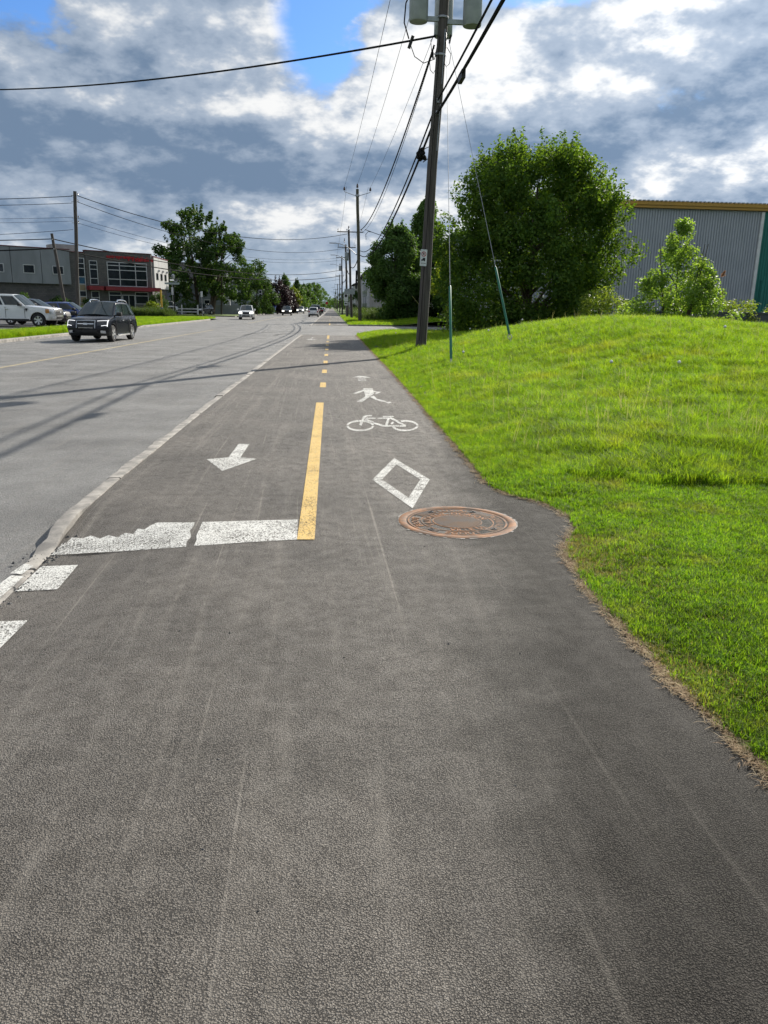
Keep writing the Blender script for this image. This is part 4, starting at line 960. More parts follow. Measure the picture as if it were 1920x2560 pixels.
for i in range(1, len(tops)-1):
    a, b = tops[i], tops[i+1]
    for dx_, nm in ((-1.1, 'left'), (1.1, 'right')):
        wire('bare %s line wire %s' % (nm, SPAN[min(i-1, 9)] if i-1 < len(SPAN) else 'strung between the far receding poles'), (a.x+dx_, a.y, a.z-(.15 if i > 1 else -.2)), (b.x+dx_, b.y, b.z-.15), .35, 0.012 if i < 4 else .02, 'wire', 'line wires between the receding poles', 12)
    wire('thick black cable %s' % (SPAN[i-1] if i-1 < len(SPAN) else 'strung between the far receding poles'), (a.x+.3, a.y, 6.9 if i > 1 else 7.1), (b.x+.3, b.y, 6.9), .7, 0.05, 'cable', 'cables between the receding poles', 12)
wire('drooping wire over the road far down the row of poles', (2.3, 230, 9.3), (-22, 190, 6.3), .8, .03, group='wires crossing the road')
wire('wire running right behind the trees from the greenish pole', W2(9.35,.7), (22, 92, 6.4), .6, .03, group='wires to the right')
wire('thin wire running right behind the trees low on the greenish pole', W2(6.2,.3), (24, 96, 5.0), .5, .014, group='wires to the right')

# guys with green guards, stayed from the near pole
def guy(label, anchor, top, frac0, frac1, ring=False):
    A, T = Vector(anchor), Vector(top); t = thing('guy_wire', label, 'guy wire', anchor, 0, 'guy wires of the transformer pole'); d = T-A
    mb = MB(); mb.tube([tuple(d*0.0), tuple(d)], 0.0075, 6); mb.build('strand', 'galv', t, True)
    mb = MB(); mb.tube([tuple(d*frac0), tuple(d*(frac0+.002)), tuple(d*(frac1-.004)), tuple(d*frac1)], [0.026,0.034,0.034,0.014], 10); mb.build('plastic_guard', 'guard', t, True)
    mb = MB(); e = Vector((0,0,0))
    if ring:
        dn_ = d.normalized(); side = dn_.cross(Vector((0,1,0))).normalized(); c = dn_*(d.length*frac0-.10)
        mb.tube([tuple(c+.055*(math.cos(a)*side+1.5*math.sin(a)*dn_)) for a in np.linspace(0, 2*math.pi, 13)], 0.013, 6); mb.build('anchor_eye', 'galv', t, True)
        mb = MB(); mb.tube([tuple(-d*0.02), tuple(c)], 0.011, 6); mb.build('anchor_rod', 'galv', t, True)
    else:
        mb.tube([tuple(-d*0.02), tuple(d*frac0)], 0.024, 8); mb.build('anchor_rod', 'galv', t, True)
    return t
guy('upright green guy guard in the grass in front of the transformer pole', (2.93, 19.0, float(verge_z(2.93, 19))), W1(9.9,.12,-.15), 0.022, 0.205)
guy('slanting green guy guard with a steel eye, near the big maple', (5.05, 21.8, float(verge_z(5.05, 21.8))-.03), W1(10.0,.15,0), 0.035, 0.232, True)
gy = thing('guy_wire', 'thin yellow guy guard slanting at the far street corner', 'guy wire', (10.3, 79.5, 0.2)); mb = MB(); mb.tube([(0,0,0), (-2.2,.7,2.6)], 0.022, 6); mb.build('plastic_guard', 'guard_old', gy, True); mb = MB(); mb.tube([(-2.2,.7,2.6), (-7.4,4,9.3)], 0.005, 5); mb.build('strand', 'wire', gy)

# ------------------------------------------------------------------ signs
def rrect(w_, h_, r, n=5):
    o = []
    for cx, cy, a in ((w_/2-r,h_/2-r,0),(-w_/2+r,h_/2-r,90),(-w_/2+r,-h_/2+r,180),(w_/2-r,-h_/2+r,270)):
        o += [(cx+r*math.cos(math.radians(a+90*k/n)), cy+r*math.sin(math.radians(a+90*k/n))) for k in range(n+1)]
    return o
def face(ox, oy, oz, rot=0.0, tilt=0.0):
    """local (x, y, out) on a board facing -Y; rot turns it about the vertical, tilt rolls it"""
    cr, sr, ct, st = math.cos(rot), math.sin(rot), math.cos(tilt), math.sin(tilt)
    def fr(x, y, z):
        u, v = x*ct-y*st, x*st+y*ct
        return (ox+u*cr+z*sr, oy+u*sr-z*cr, oz+v)
    return fr
sg = thing('parking_sign', 'small white no parking sign for trucks nailed to the leaning transformer pole', 'sign', tuple(Vector(W1(3.2,0,0))))
fr = face(-0.125, -0.21, 0.0, 0.12, -0.04)
mb = MB(); mb.prism(rrect(0.23, 0.53, 0.02), 0, 0.004, 0, fr); board = mb.build('board', 'sign_white', sg)
mb = MB()
for k in range(32):
    a, b = 2*math.pi*k/32, 2*math.pi*(k+1)/32
    mb.add([fr(r*math.cos(t), 0.115+r*math.sin(t), 0.006) for r, t in ((.062,a),(.082,a),(.082,b),(.062,b))], [(0,1,2,3)])
mb.add([fr(x, y+.115, 0.0075) for x, y in ((-.05,.038),(-.038,.05),(.05,-.038),(.038,-.05))], [(0,3,2,1)]); mb.build('prohibition_ring', 'sign_red', board)
mb = MB(); letter(mb, 'P', lambda x, y, z: fr(x-.028, y+.115-.042, .0055+z), 0.12, 0.001, 0, .02); mb.build('letter', 'sign_black', board)
mb = MB(); mb.add([fr(x, y, .006) for x, y in ((-.025,-.005),(.06,-.005),(.06,-.095),(-.025,-.095))], [(3,2,1,0)]); mb.add([fr(x, y, .006) for x, y in ((-.07,-.055),(-.03,-.04),(-.03,-.095),(-.07,-.095))], [(3,2,1,0)])
for cx in (-.05, .035): mb.add([fr(cx+.017*math.cos(a), -.098+.017*math.sin(a), .007) for a in np.linspace(0, 6.28, 11)[:-1]], [tuple(range(10))])
mb.build('truck_symbol', 'sign_black', board)
mb = MB(); mb.add([fr(x, y, .006) for x, y in ((-.06,-.168),(.06,-.168),(.06,-.182),(-.06,-.182))], [(3,2,1,0)])
for s in (-1, 1): mb.add([fr(s*x, y, .006) for x, y in ((.09,-.175),(.055,-.158),(.055,-.192))], [(0,1,2) if s > 0 else (2,1,0)])
mb.build('double_arrow', 'sign_black', board)
for yy_ in (.25, -.225):
    mb = MB(); mb.lathe([(.008,0),(.008,.008),(.004,.01)], 8, fr(0, yy_, 0), (0,-1,0)); mb.build('screw', 'sign_black', board)
def post_sign(name, label, x, y, h, boards, z0=0.0, group=None):
    t = thing(name, label, 'sign', (x, y, z0), 0, group); mb = MB(); mb.tube([(0,0,-.2),(0,0,h)], .035, 8); mb.build('post', 'galv', t, True)
    for nm, w_, hh, zc_, rot, mat in boards:
        mb = MB(); mb.prism(rrect(w_, hh, .04, 3), 0, .01, 0, face(0, -.05, zc_, rot)); mb.build(nm, mat, t)
    return t
t = post_sign('speed_sign', 'tall white sign on a post in front of the dark pole', 2.1, 117, 3.7, [('board', .62, 1.15, 3.0, 0, 'sign_white'), ('board', .5, .5, 2.1, 0, 'sign_white'), ('top_board', .5, .45, 3.9, .2, 'sign_white')])
mb = MB(); fr = face(0, -.065, 3.2); mb.prism([(.2*math.cos(a), .2*math.sin(a)) for a in np.linspace(0, 6.28, 17)[:-1]], 0, .004, 0, fr); mb.build('symbol', 'sign_black', t)
mb = MB(); fr = face(0, -.065, 2.1); mb.prism([(-.2,-.08),(.2,-.08),(.2,.02),(.08,.03),(.02,.12),(-.12,.12),(-.2,.02)], 0, .004, 0, fr); mb.build('car_symbol', 'sign_black', t)
post_sign('utility_sign', 'pale box sign beside the speed sign at the pole', 2.72, 119, 4.2, [('board', .42, .6, 3.6, .3, 'sign_white')])
oc = thing('stop_sign', 'small red octagonal stop sign far down the path by the parked cars', 'sign', (-1.4, 235, 0)); mb = MB(); mb.tube([(0,0,0),(0,0,3.1)], .04, 8); mb.build('post', 'galv', oc)
mb = MB(); mb.prism([(.42*math.cos(a+.39), .42*math.sin(a+.39)) for a in np.linspace(0, 2*math.pi, 9)[:-1]], 0, .012, 0, face(0, -.06, 2.7)); mb.build('board', 'sign_red', oc)
t = post_sign('street_name_sign', 'street corner post with crossed name plates above a stop sign seen from behind', -21.9, 112, 4.3, [('name_plate', 2.0, .26, 4.3, 0, 'sign_green'), ('name_plate', .9, .22, 4.75, 1.1, 'sign_white'), ('stop_board', .36, 1.0, 3.3, .9, 'alu')])
post_sign('parking_sign', 'narrow double parking sign on a grey post at the corner lawn', -18.1, 113, 3.4, [('board', .34, .75, 2.95, -.5, 'sign_white'), ('board', .3, .75, 2.95, .9, 'sign_white')])
fh = thing('yellow_marker_post', 'yellow marker post standing in a blue base by the tall weeds', 'post', (-19.6, 93.5, 0)); mb = MB(); mb.box(-.09,.09,-.05,.05,.9,3.1); mb.build('post', 'yellow_post', fh)
mb = MB(); mb.lathe([(.2,0),(.2,.15),(.15,.18),(.15,.95),(.19,1.0),(.17,1.1),(.06,1.18)], 14, (0,0,0)); b_ = mb.build('blue_base', 'blue_plastic', fh, True)
mb = MB(); mb.lathe([(.07,-.26),(.07,.26)], 10, (0,0,.75), (1,0,0)); mb.build('side_cap', 'blue_plastic', b_, True)
lp = thing('yard_lamp', 'slim black lamp post before the grey house', 'lamp post', (-24.4, 126, 0)); mb = MB(); mb.tube([(0,0,0),(0,0,5.2)], [.08,.05], 8); mb.build('post', 'plastic', lp); mb = MB(); mb.lathe([(.06,5.2),(.22,5.35),(.27,5.85),(.08,6.05)], 8, (0,0,0)); mb.build('lantern', 'alu', lp)
# ------------------------------------------------------------------ trees
def leaves(name, C, N, size, mat, parent, r):
    n = len(C); N = N/np.linalg.norm(N, axis=1, keepdims=True)
    t = r.normal(size=(n,3)); t -= N*(t*N).sum(1, keepdims=True); t /= np.linalg.norm(t, axis=1, keepdims=True)
    b = np.cross(N, t); s = size[:,None]
    fold = N*s*0.12
    V = np.stack([C-t*s*0.5, C+b*s*0.36+t*s*0.05+fold, C+t*s*0.55, C-b*s*0.36+t*s*0.05+fold], 1).reshape(-1,3)
    return np_mesh(name, V, np.arange(4*n).reshape(n,4), mat, parent, False, r.uniform(size=n))
def tree(name, label, loc, h, R, mat, seed, prof, nclump=90, rc=(0.5,0.95), nleaf=20000, leaf=0.14, zb=0.0, shoots=0, limbs=14, tr=0.16, group=None, cat='tree', lobes=None, sx=1.0, open_=0.0):
    r = np.random.default_rng(seed); t = thing(name, label, cat, loc, 0, group)
    hs = np.array([p[0] for p in prof]); rs = np.array([p[1] for p in prof]); cl = []
    for k in range(nclump):
        u = r.uniform(0.03, 0.98); a = r.uniform(0, 2*math.pi); rad = np.interp(u, hs, rs)*R*(1-0.22*open_*r.uniform())*r.uniform(0.25, 1.0)**0.45
        rad *= 1+0.09*math.sin(a*3+seed)+0.08*math.sin(a*5+u*9)
        cr_ = r.uniform(*rc)*(0.7+0.5*np.interp(u, hs, rs)); lx = 0.0; hz = h
        if lobes:
            lx, hz = lobes[r.integers(len(lobes))]
            hz *= h
        cl.append((rad*math.cos(a)*sx+lx, rad*math.sin(a), zb+u*(hz-zb)-0.3*cr_, cr_, cr_*r.uniform(0.75,1.1)))
    for k in range(shoots):
        u = r.uniform(0.45, 1.0); a = r.uniform(0, 2*math.pi); rad = np.interp(u, hs, rs)*R*r.uniform(0.55, 1.02)
        for q in range(3): cl.append((rad*math.cos(a)*sx*(1+.04*q), rad*math.sin(a)*(1+.04*q), zb+u*(h-zb)+q*0.30*(0.5+u)-0.1, 0.27-0.06*q, 0.36))
    cl = np.array(cl); wgt = cl[:,3]**1.7; wgt /= wgt.sum(); ci = r.choice(len(cl), nleaf, p=wgt)
    dv = r.normal(size=(nleaf,3)); dv /= np.linalg.norm(dv, axis=1, keepdims=True)
    rad = r.uniform(0.12, 1.0, nleaf)**0.42*(1+r.normal(0, .10, nleaf))
    C = cl[ci,:3] + dv*rad[:,None]*np.stack([cl[ci,3], cl[ci,3], cl[ci,4]], 1)
    C[:,2] = np.maximum(C[:,2], 0.08+0.1*r.uniform(size=nleaf))
    N = dv*0.55 + r.normal(size=(nleaf,3))*0.55 + np.array([0,0,0.5])
    mb = MB(); top = zb+0.80*(h-zb); bend = r.uniform(-.2,.2,2)
    def trunk(z): return np.array([bend[0]*z/h*1.5, bend[1]*z/h*1.5, z])
    roots = [0.0] if not lobes else [l[0] for l in lobes]
    for lx in roots:
        mb.tube([tuple(trunk(top*q/6)+np.array([lx*min(1, .35+.65*q/6), 0, 0])-np.array([0,0,.2])*(q == 0)) for q in range(7)], [tr*(1.25 if q == 0 else 1)*(1-0.8*q/6) for q in range(7)], 8)
    order = np.argsort(-cl[:,3])[:limbs*3]
    for k in r.choice(order, min(limbs, len(order)), replace=False):
        e = cl[k,:3]; lx = min(roots, key=lambda q: abs(q-e[0])); z = max(0.12*h, min(top*0.9, e[2]-0.55*math.hypot(e[0]-lx, e[1])-.3)); s_ = trunk(z)+np.array([lx*min(1, .35+.65*z/top), 0, 0])
        m_ = s_*0.45+e*0.55+np.array([0,0,0.10*np.linalg.norm(e-s_)])
        mb.tube([tuple(s_), tuple(m_), tuple(e)], [tr*0.45*(1-z/h)+.02, tr*0.22*(1-z/h)+.012, 0.008], 6)
    mb.build('trunk', 'bark', t, True)
    leaves('crown', C, N, leaf*r.uniform(0.65, 1.25, nleaf), mat, t, r)
    return t
ROUND = [(0,.62),(.12,.86),(.3,1.0),(.5,.98),(.7,.86),(.85,.62),(.95,.36),(1,.15)]
CONE = [(0,.75),(.15,1.0),(.4,.85),(.6,.62),(.8,.38),(1,.08)]
OVAL = [(0,.35),(.2,.8),(.45,1),(.7,.85),(.88,.5),(1,.15)]
tree('maple_tree', 'big round dense green maple standing behind the grassy mound', (11.2, 45.0, 0.05), 10.2, 4.85, 'leaf_maple', 4, [(0,.68),(.12,.9),(.3,1.0),(.5,1.0),(.7,.92),(.85,.74),(.95,.5),(1,.2)], 330, (0.45,0.95), 105000, 0.17, 0.15, 120, 26, 0.26)
tree('poplar_sapling', 'pale green bushy young poplar in front of the grey warehouse wall', (15.1, 34.0, 0.30), 5.2, 1.55, 'leaf_poplar', 5, [(0,.8),(.25,1.0),(.5,.85),(.7,.5),(.85,.3),(1,.12)], 150, (0.26,0.46), 19000, 0.115, 0.1, 0, 24, 0.06, lobes=[(-0.15, 1.0), (-0.15, .98), (0.95, .68), (1.1, .6), (-1.05, .58)])
tree('hedgerow_tree', 'tall dark green tree beyond the side street, twigs poking from its top', (11.6, 99.0, 0.3), 14.2, 3.9, 'leaf_mid', 8, CONE, 120, (0.6,1.2), 42000, 0.27, 0.2, 45, 16, 0.2, 'trees beyond the side street')
tree('hedgerow_tree', 'broad dark green tree beyond the side street beside the townhouses', (7.5, 93.0, 0.3), 10.4, 3.3, 'leaf_mid', 9, OVAL, 100, (0.6,1.15), 34000, 0.26, 0.1, 30, 12, 0.18, 'trees beyond the side street')
tree('hedgerow_tree', 'green tree between the leaning pole and the big maple, over the side street', (14.8, 92.0, 0.3), 10.0, 3.4, 'leaf_mid', 10, OVAL, 90, (0.6,1.1), 26000, 0.26, 0.1, 20, 10, 0.18, 'trees beyond the side street')
tree('young_tree', 'small sunlit yellow green tree showing right of the leaning pole', (8.9, 60.5, 0.0), 5.6, 1.2, 'leaf_lime', 12, OVAL, 36, (0.25,0.5), 3600, 0.15, 0.8, 8, 8, 0.06)
tree('shrub', 'sunlit yellow green shrub between the big maple and the poplar', (13.0, 37.5, 0.15), 2.5, 1.3, 'leaf_vine', 14, ROUND, 40, (0.25,0.45), 4200, 0.10, 0.0, 0, 6, 0.05, cat='shrub')
tree('shrub', 'low yellow green creeper spilling along the top of the dark wall', (20.6, 42.2, 1.2), 1.25, 3.1, 'leaf_vine', 15, [(0,1),(.6,.95),(1,.6)], 70, (0.25,0.4), 6000, 0.11, 0.0, 0, 6, 0.05, cat='shrub')
tree('cottonwood_tree', 'tall loose twin-stemmed cottonwood across the road, sky showing through it', (-21.4, 135.0, 0), 16.6, 6.2, 'leaf_dark', 17, [(0,.35),(.2,.75),(.4,1.0),(.6,.95),(.8,.72),(1,.25)], 150, (0.6,1.15), 24000, 0.40, 2.0, 80, 34, 0.3, lobes=[(-2.2, 1.0), (-2.2, 1.0), (3.0, .86), (4.0, .8)], open_=1.0)
lt = [('broad_tree', 'rounded dark tree just behind the white car', -14.2, 152, 8.6, 3.4, 'leaf_dark', ROUND), ('purple_tree', 'dark purple leaved tree between green trees', -11.6, 172, 6.8, 2.9, 'leaf_purple', ROUND),
      ('purple_tree', 'smaller purple leaved tree beside the lime green one', -10.9, 196, 5.6, 2.3, 'leaf_purple', ROUND), ('lime_tree', 'bright lime green tree lit by the sun', -9.6, 200, 6.0, 2.0, 'leaf_lime', OVAL),
      ('thin_tree', 'slim feathery tree rising behind the purple one', -11.8, 205, 9.2, 1.3, 'leaf_mid', OVAL), ('conical_tree', 'dark pointed tree behind the lime green one', -9.9, 228, 8.8, 2.4, 'leaf_dark', CONE)]
for k, (nm, lb, x, y, h, R, m, pr) in enumerate(lt):
    tree(nm, lb, (x, y, 0), h, R, m, 40+k, pr, 60, (0.5,0.9), 9000, 0.30, 0.1, 14, 6, 0.16, 'street trees across the road')
far = [(-11.5,265,8.5,3.4,'leaf_mid'),(-10.8,300,9.4,3.4,'leaf_dark'),(-10.0,335,11,3.8,'leaf_mid'),(-9.6,390,12.5,4.2,'leaf_dark'),(-9.4,450,15,4.5,'leaf_mid'),(-9.2,520,16.5,5.5,'leaf_mid'),(-8.6,610,17,6,'leaf_mid'),(-6,760,16,7,'leaf_mid')]
for k, (x, y, h, R, m) in enumerate(far):
    tree('distant_tree', 'hazy green tree in the distant row at the end of the road', (x, y, 0), h, R, m, 60+k, ROUND, 44, (0.8,1.4), 3600, 0.55, 0.1, 8, 4, 0.2, 'distant trees along the road')
for k, (x, y, h, R) in enumerate([(11.0,138,6.5,2.2),(8.0,225,6.5,2.4),(8.0,290,8,2.6),(9.0,380,9,3.2),(8.0,480,10,4),(7,620,12,5)]):
    tree('roadside_tree', 'dark green tree half hidden behind the row of far poles', (x, y, 0.3), h, R, 'leaf_dark', 80+k, ROUND, 40, (0.5,0.9), 4500, 0.34, 0.1, 8, 4, 0.16, 'trees behind the far poles')
# a far wood closing the street, read as one mass
r = np.random.default_rng(5); n = 16000; X = r.uniform(-130, 150, n); hh = 9+4*np.sin(X*.11)+3*np.sin(X*.31+1)
C = np.stack([X, 1050+r.uniform(0, 60, n), r.uniform(0, 1, n)**.6*hh], 1)
tag(leaves('far_wood', C, r.normal(size=(n,3)), r.uniform(1.4, 3.0, n), 'leaf_mid', None, r), 'far line of woods closing the end of the road', 'wood', kind='stuff')
# shrubs by the office block
for k, (nm, lb, x, y, h, R, m) in enumerate([('shrub', 'dark green clipped shrub at the corner of the office block', -23.2, 109, 3.0, 1.2, 'leaf_dark'), ('shrub', 'yellow green shrub at the corner of the office block', -23.6, 107, 1.9, 1.0, 'leaf_lime'), ('shrub', 'low dark shrub under the silver panels of the office', -33.6, 101.5, 2.2, 1.6, 'leaf_dark'), ('shrub', 'small dark shrub beside the tall glass strip', -31.2, 104.2, 2.0, 1.0, 'leaf_dark'), ('shrub', 'large dark shrub beneath the leaning pole', -29.6, 80, 2.3, 1.5, 'leaf_dark'), ('shrub', 'spreading dark shrub by the black lamp post', -23.2, 131, 2.6, 2.2, 'leaf_dark'), ('shrub', 'low hedge shrub beside the blue skip', -13.0, 158, 1.5, 1.6, 'leaf_dark')]):
    tree(nm, lb, (x, y, 0), h, R, m, 100+k, ROUND, 30, (0.3,0.5), 3200, 0.16, 0.0, 0, 5, 0.05, cat='shrub')
# reeds behind the dark wall
rr = random.Random(4)
for k, (x, y, h) in enumerate([(20.8,43.0,3.15),(21.6,43.4,3.3),(19.75,43.6,2.75),(20.1,44,3.0),(18.9,43.1,2.2),(18.2,42.9,2.1),(17.9,43.5,2.25),(20.5,43.3,2.3),(19.4,42.8,1.95),(17.4,42.8,1.9),(18.5,43.4,2.35),(21.3,42.8,2.2)]):
    t = thing('reed', 'dry brown reed with a feathery plume above the dark wall', 'reed', (x, y, 0.9), 0, 'reeds above the dark wall'); hh = h-0.9+.35
    bx = rr.uniform(.05,.3); mb = MB(); mb.tube([(0,0,0),(bx*.3,0,hh*.6),(bx,0,hh)], [.012,.009,.005], 5); mb.build('stem', 'reed', t)
    r = np.random.default_rng(k); n = 130; u = r.uniform(0,1,n); C = np.stack([bx+.18*u*0.7+r.normal(0,.05,n)*(1.1-u), r.normal(0,.05,n), hh-.05+u*.42-.12*u*u], 1)
    leaves('plume', C, r.normal(size=(n,3)), r.uniform(.05,.11,n), 'reed', t, r)
# dandelion clocks on the bank
r2_ = random.Random(9)
for k in range(9):
    y = r2_.uniform(13, 40); x = float(xr(y))+r2_.uniform(1.0, 8.0); z = float(verge_z(x, y))
    t = thing('dandelion', 'white dandelion clock above the long grass', 'flower', (x, y, z), 0, 'dandelion clocks on the bank'); mb = MB(); mb.tube([(0,0,0),(.02,0,.17),(.03,0,.30)], .004, 5); mb.build('stem', 'tuft_long', t)
    mb = MB(); mb.lathe([(.004,-.032),(.022,-.022),(.032,0),(.022,.022),(.004,.032)], 10, (.03,0,.32)); mb.build('head', 'trim_white', t, True)

# ------------------------------------------------------------------ buildings
def window(par, fr, u0, u1, v0, v1, cols, rows, frame='alu', pane='pane', fw=0.06, depth=0.05, out=0.0):
    """frame with mullions and a separate pane in every opening; fr maps (u, v, out) to 3D; cols/rows: inner divisions"""
    us_ = [u0]+list(cols)+[u1]; vs_ = [v0]+list(rows)+[v1]; mb = MB(); f = fw/2
    for u in us_: mb.prism([(u-f,v0-f),(u+f,v0-f),(u+f,v1+f),(u-f,v1+f)], out, out+depth, 0, fr)
    for v in vs_:
        for a, b in zip(us_, us_[1:]): mb.prism([(a+f,v-f),(b-f,v-f),(b-f,v+f),(a+f,v+f)], out, out+depth-.004, 0, fr)
    w_ = mb.build('window', frame, par)
    for a, b in zip(us_, us_[1:]):
        for c, d in zip(vs_, vs_[1:]):
            mb = MB(); mb.prism([(a+f,c+f),(b-f,c+f),(b-f,d-f),(a+f,d-f)], out+.004, out+.018, 0, fr)
            mb.build('pane', pane if isinstance(pane, str) else pane(a, c), w_)
    return w_
ob = thing('office_building', 'grey two-storey office block with silver panels, dark windows and red canopies', 'building', (-24.64, 112.0, 0), math.atan2(.6,.8))
fo = lambda u, v, o: (u, -o, v)
mb = MB(); mb.prism([(-42,0),(0,0),(5.88,7.84),(-4,22),(-42,22)], -.3, 7.75); mb.build('wall', 'block', ob)
mb = MB(); mb.prism([(-8.9,-.12),(0.0,-.12),(0.55,.6),(-8.9,.6)], -.3, 8.02); mb.build('entrance_wall', 'block', ob)
edges = [-11.0-3.55*k for k in range(9)]
for a, b in zip(edges[1:], edges):
    mb = MB(); mb.box(a+.03, b-.03, -.42, -.02, 3.74, 7.95); mb.build('silver_panel', 'silver_panel', ob)
mb = MB(); mb.box(-42, -10.95, -.5, -.0, 7.96, 8.05); mb.build('coping', 'coping', ob)
mb = MB(); mb.box(-8.95, 0.1, -.2, .6, 8.025, 8.11); mb.build('coping', 'coping', ob)
mb = MB(); mb.box(-10.94, -8.96, -.06, .3, 7.76, 7.85); mb.build('coping', 'coping', ob)
mb = MB(); mb.beam((-41.5,0.42,3.71), (-11,0.42,3.71), .05, .05); 
for u0, u1 in ((-16.71,-15.44),(-13.22,-11.92),(-23.8,-22.5),(-20.3,-19.0)): window(ob, fo, u0, u1, 4.94, 5.9, [], [], out=.425, fw=.09)
window(ob, fo, -6.12, -.72, 3.75, 6.75, [-4.48,-2.30], [4.62,5.78,6.35], out=.13, fw=.10)
window(ob, fo, -8.46, -7.47, 3.85, 6.8, [], [4.6,5.75,6.3], out=.13, fw=.08)
window(ob, fo, -9.95, -9.10, .6, 7.05, [], [1.5,2.3,3.0,3.85,4.75,5.8,6.4], out=.03, fw=.09, pane=lambda a, c: 'pane_tan' if c < 3.8 and not 1.9 < c < 2.6 else ('pane_blue' if 3.8 < c < 4.7 else 'pane'))
window(ob, fo, -6.12, -4.5, .7, 3.0, [], [2.55], out=.13, fw=.08); window(ob, fo, -2.5, -.70, 1.5, 3.0, [], [2.55], out=.13, fw=.08)
window(ob, fo, -8.46, -7.47, .9, 3.0, [], [2.2], out=.13, fw=.08)
dr = window(ob, fo, -4.30, -2.62, 0.02, 2.6, [-3.46], [], out=.13, fw=.10); dr.name = 'door'
for uu in (-3.56, -3.36):
    mb = MB(); mb.box(uu-.015, uu+.015, -.26, -.22, .9, 1.4); mb.build('handle', 'alu', dr)
for a, b in ((-9.02,-7.15),(-6.82,.78)):
    mb = MB(); mb.box(a, b, -1.1, -.12, 3.15, 3.66); mb.build('canopy', 'red_trim', ob)
for k in range(3):
    def fw_(u, v, o): return (0.6*u+.8*o, 0.8*u-.6*o, v)        # the side wall runs along the street
    mb = MB(); mb.prism([(.55+3.1*k,3.62),(.52+3.1*(k+1),3.62),(.52+3.1*(k+1),7.72),(.55+3.1*k,7.72)], .02, .32, 0, fw_); mb.build('pale_panel', 'white_panel', ob)
    window(ob, fw_, 1.6+2.75*k, 2.75+2.75*k, 4.8, 5.65, [], [], frame='plastic', out=.325)
    mb = MB(); mb.prism([(2.9+2.75*k,5.9),(3.15+2.75*k,5.9),(3.15+2.75*k,6.15),(2.9+2.75*k,6.15)], .32, .6, 0, fw_); mb.build('wall_lamp', 'alu', ob)
mb = MB(); mb.prism([(.4,7.735),(9.9,7.735),(9.9,7.86),(.4,7.86)], .0, .36, 0, lambda u, v, o: (0.6*u+.8*o, 0.8*u-.6*o, v)); mb.build('coping', 'coping', ob)
mb = MB(); mb.box(-12, -9.3, 2.0, 5.0, 7.75, 8.75); mb.build('rooftop_unit', 'brick_tan', ob)
def sign_text(s_, u, v, size, par):
    mb = MB()
    for ch in s_:
        u += letter(mb, ch, (lambda x, y, z, u=u: (u+x, -.14-z, v+y)), size, .08, 0, .03)
    return mb.build('sign_lettering', 'red_letter', par)
sign_text('entrepreneur', -6.15, 7.28, .60, ob); sign_text('Yvan', -3.45, 7.02, .80, ob); sign_text('Allaire', -2.15, 7.07, .78, ob)

wh = thing('warehouse', 'huge grey ribbed metal warehouse with orange eaves and a green end bay', 'building', (0, 60, 0))
mb = MB(); mb.box(14, 70, .12, 50, -.3, 9.15); mb.build('wall', 'siding_grey', wh)
def ribs_(x0, x1, mat, nm):
    mb = MB(); x = x0
    while x < x1-.12:
        mb.box(x, x+.115, 0.05, .12, -.3, 9.12); x += .205
    mb.build(nm, mat, wh)
ribs_(14, 32.4, 'siding_grey', 'ribbed_siding'); 
mb = MB(); mb.box(32.7, 70, .09, .118, -.3, 9.12); mb.build('green_siding', 'siding_green', wh)
ribs_(32.72, 56, 'siding_green', 'ribbed_siding')
mb = MB(); mb.box(32.45, 32.69, -.05, .11, -.3, 9.1); mb.build('corner_trim', 'trim_white', wh)
mb = MB(); mb.box(13.8, 70, -.22, .5, 9.17, 9.36); mb.box(13.8, 70, -.30, .5, 9.365, 9.62); mb.build('eaves_fascia', 'fascia', wh)
mb = MB(); x = 13.8
while x < 70: mb.box(x, x+.19, -.38, .6, 9.625, 9.69); x += .33
mb.build('roof_sheet_edge', 'siding_grey', wh)
mb = MB(); mb.tube([(33.2,-.08,0),(33.2,-.08,4.2)], .05, 6); mb.build('downpipe', 'siding_green', wh)
dw = thing('garden_wall', 'low dark wall behind the right side of the mound', 'wall', (19, 40, 0))
mb = MB(); mb.box(-2.6, 12, 0, .3, -.3, 1.62); mb.build('wall', 'dark_wall', dw); mb = MB(); mb.box(-2.65, 12.1, -.05, .35, 1.622, 1.70); mb.build('coping', 'dark_wall', dw)

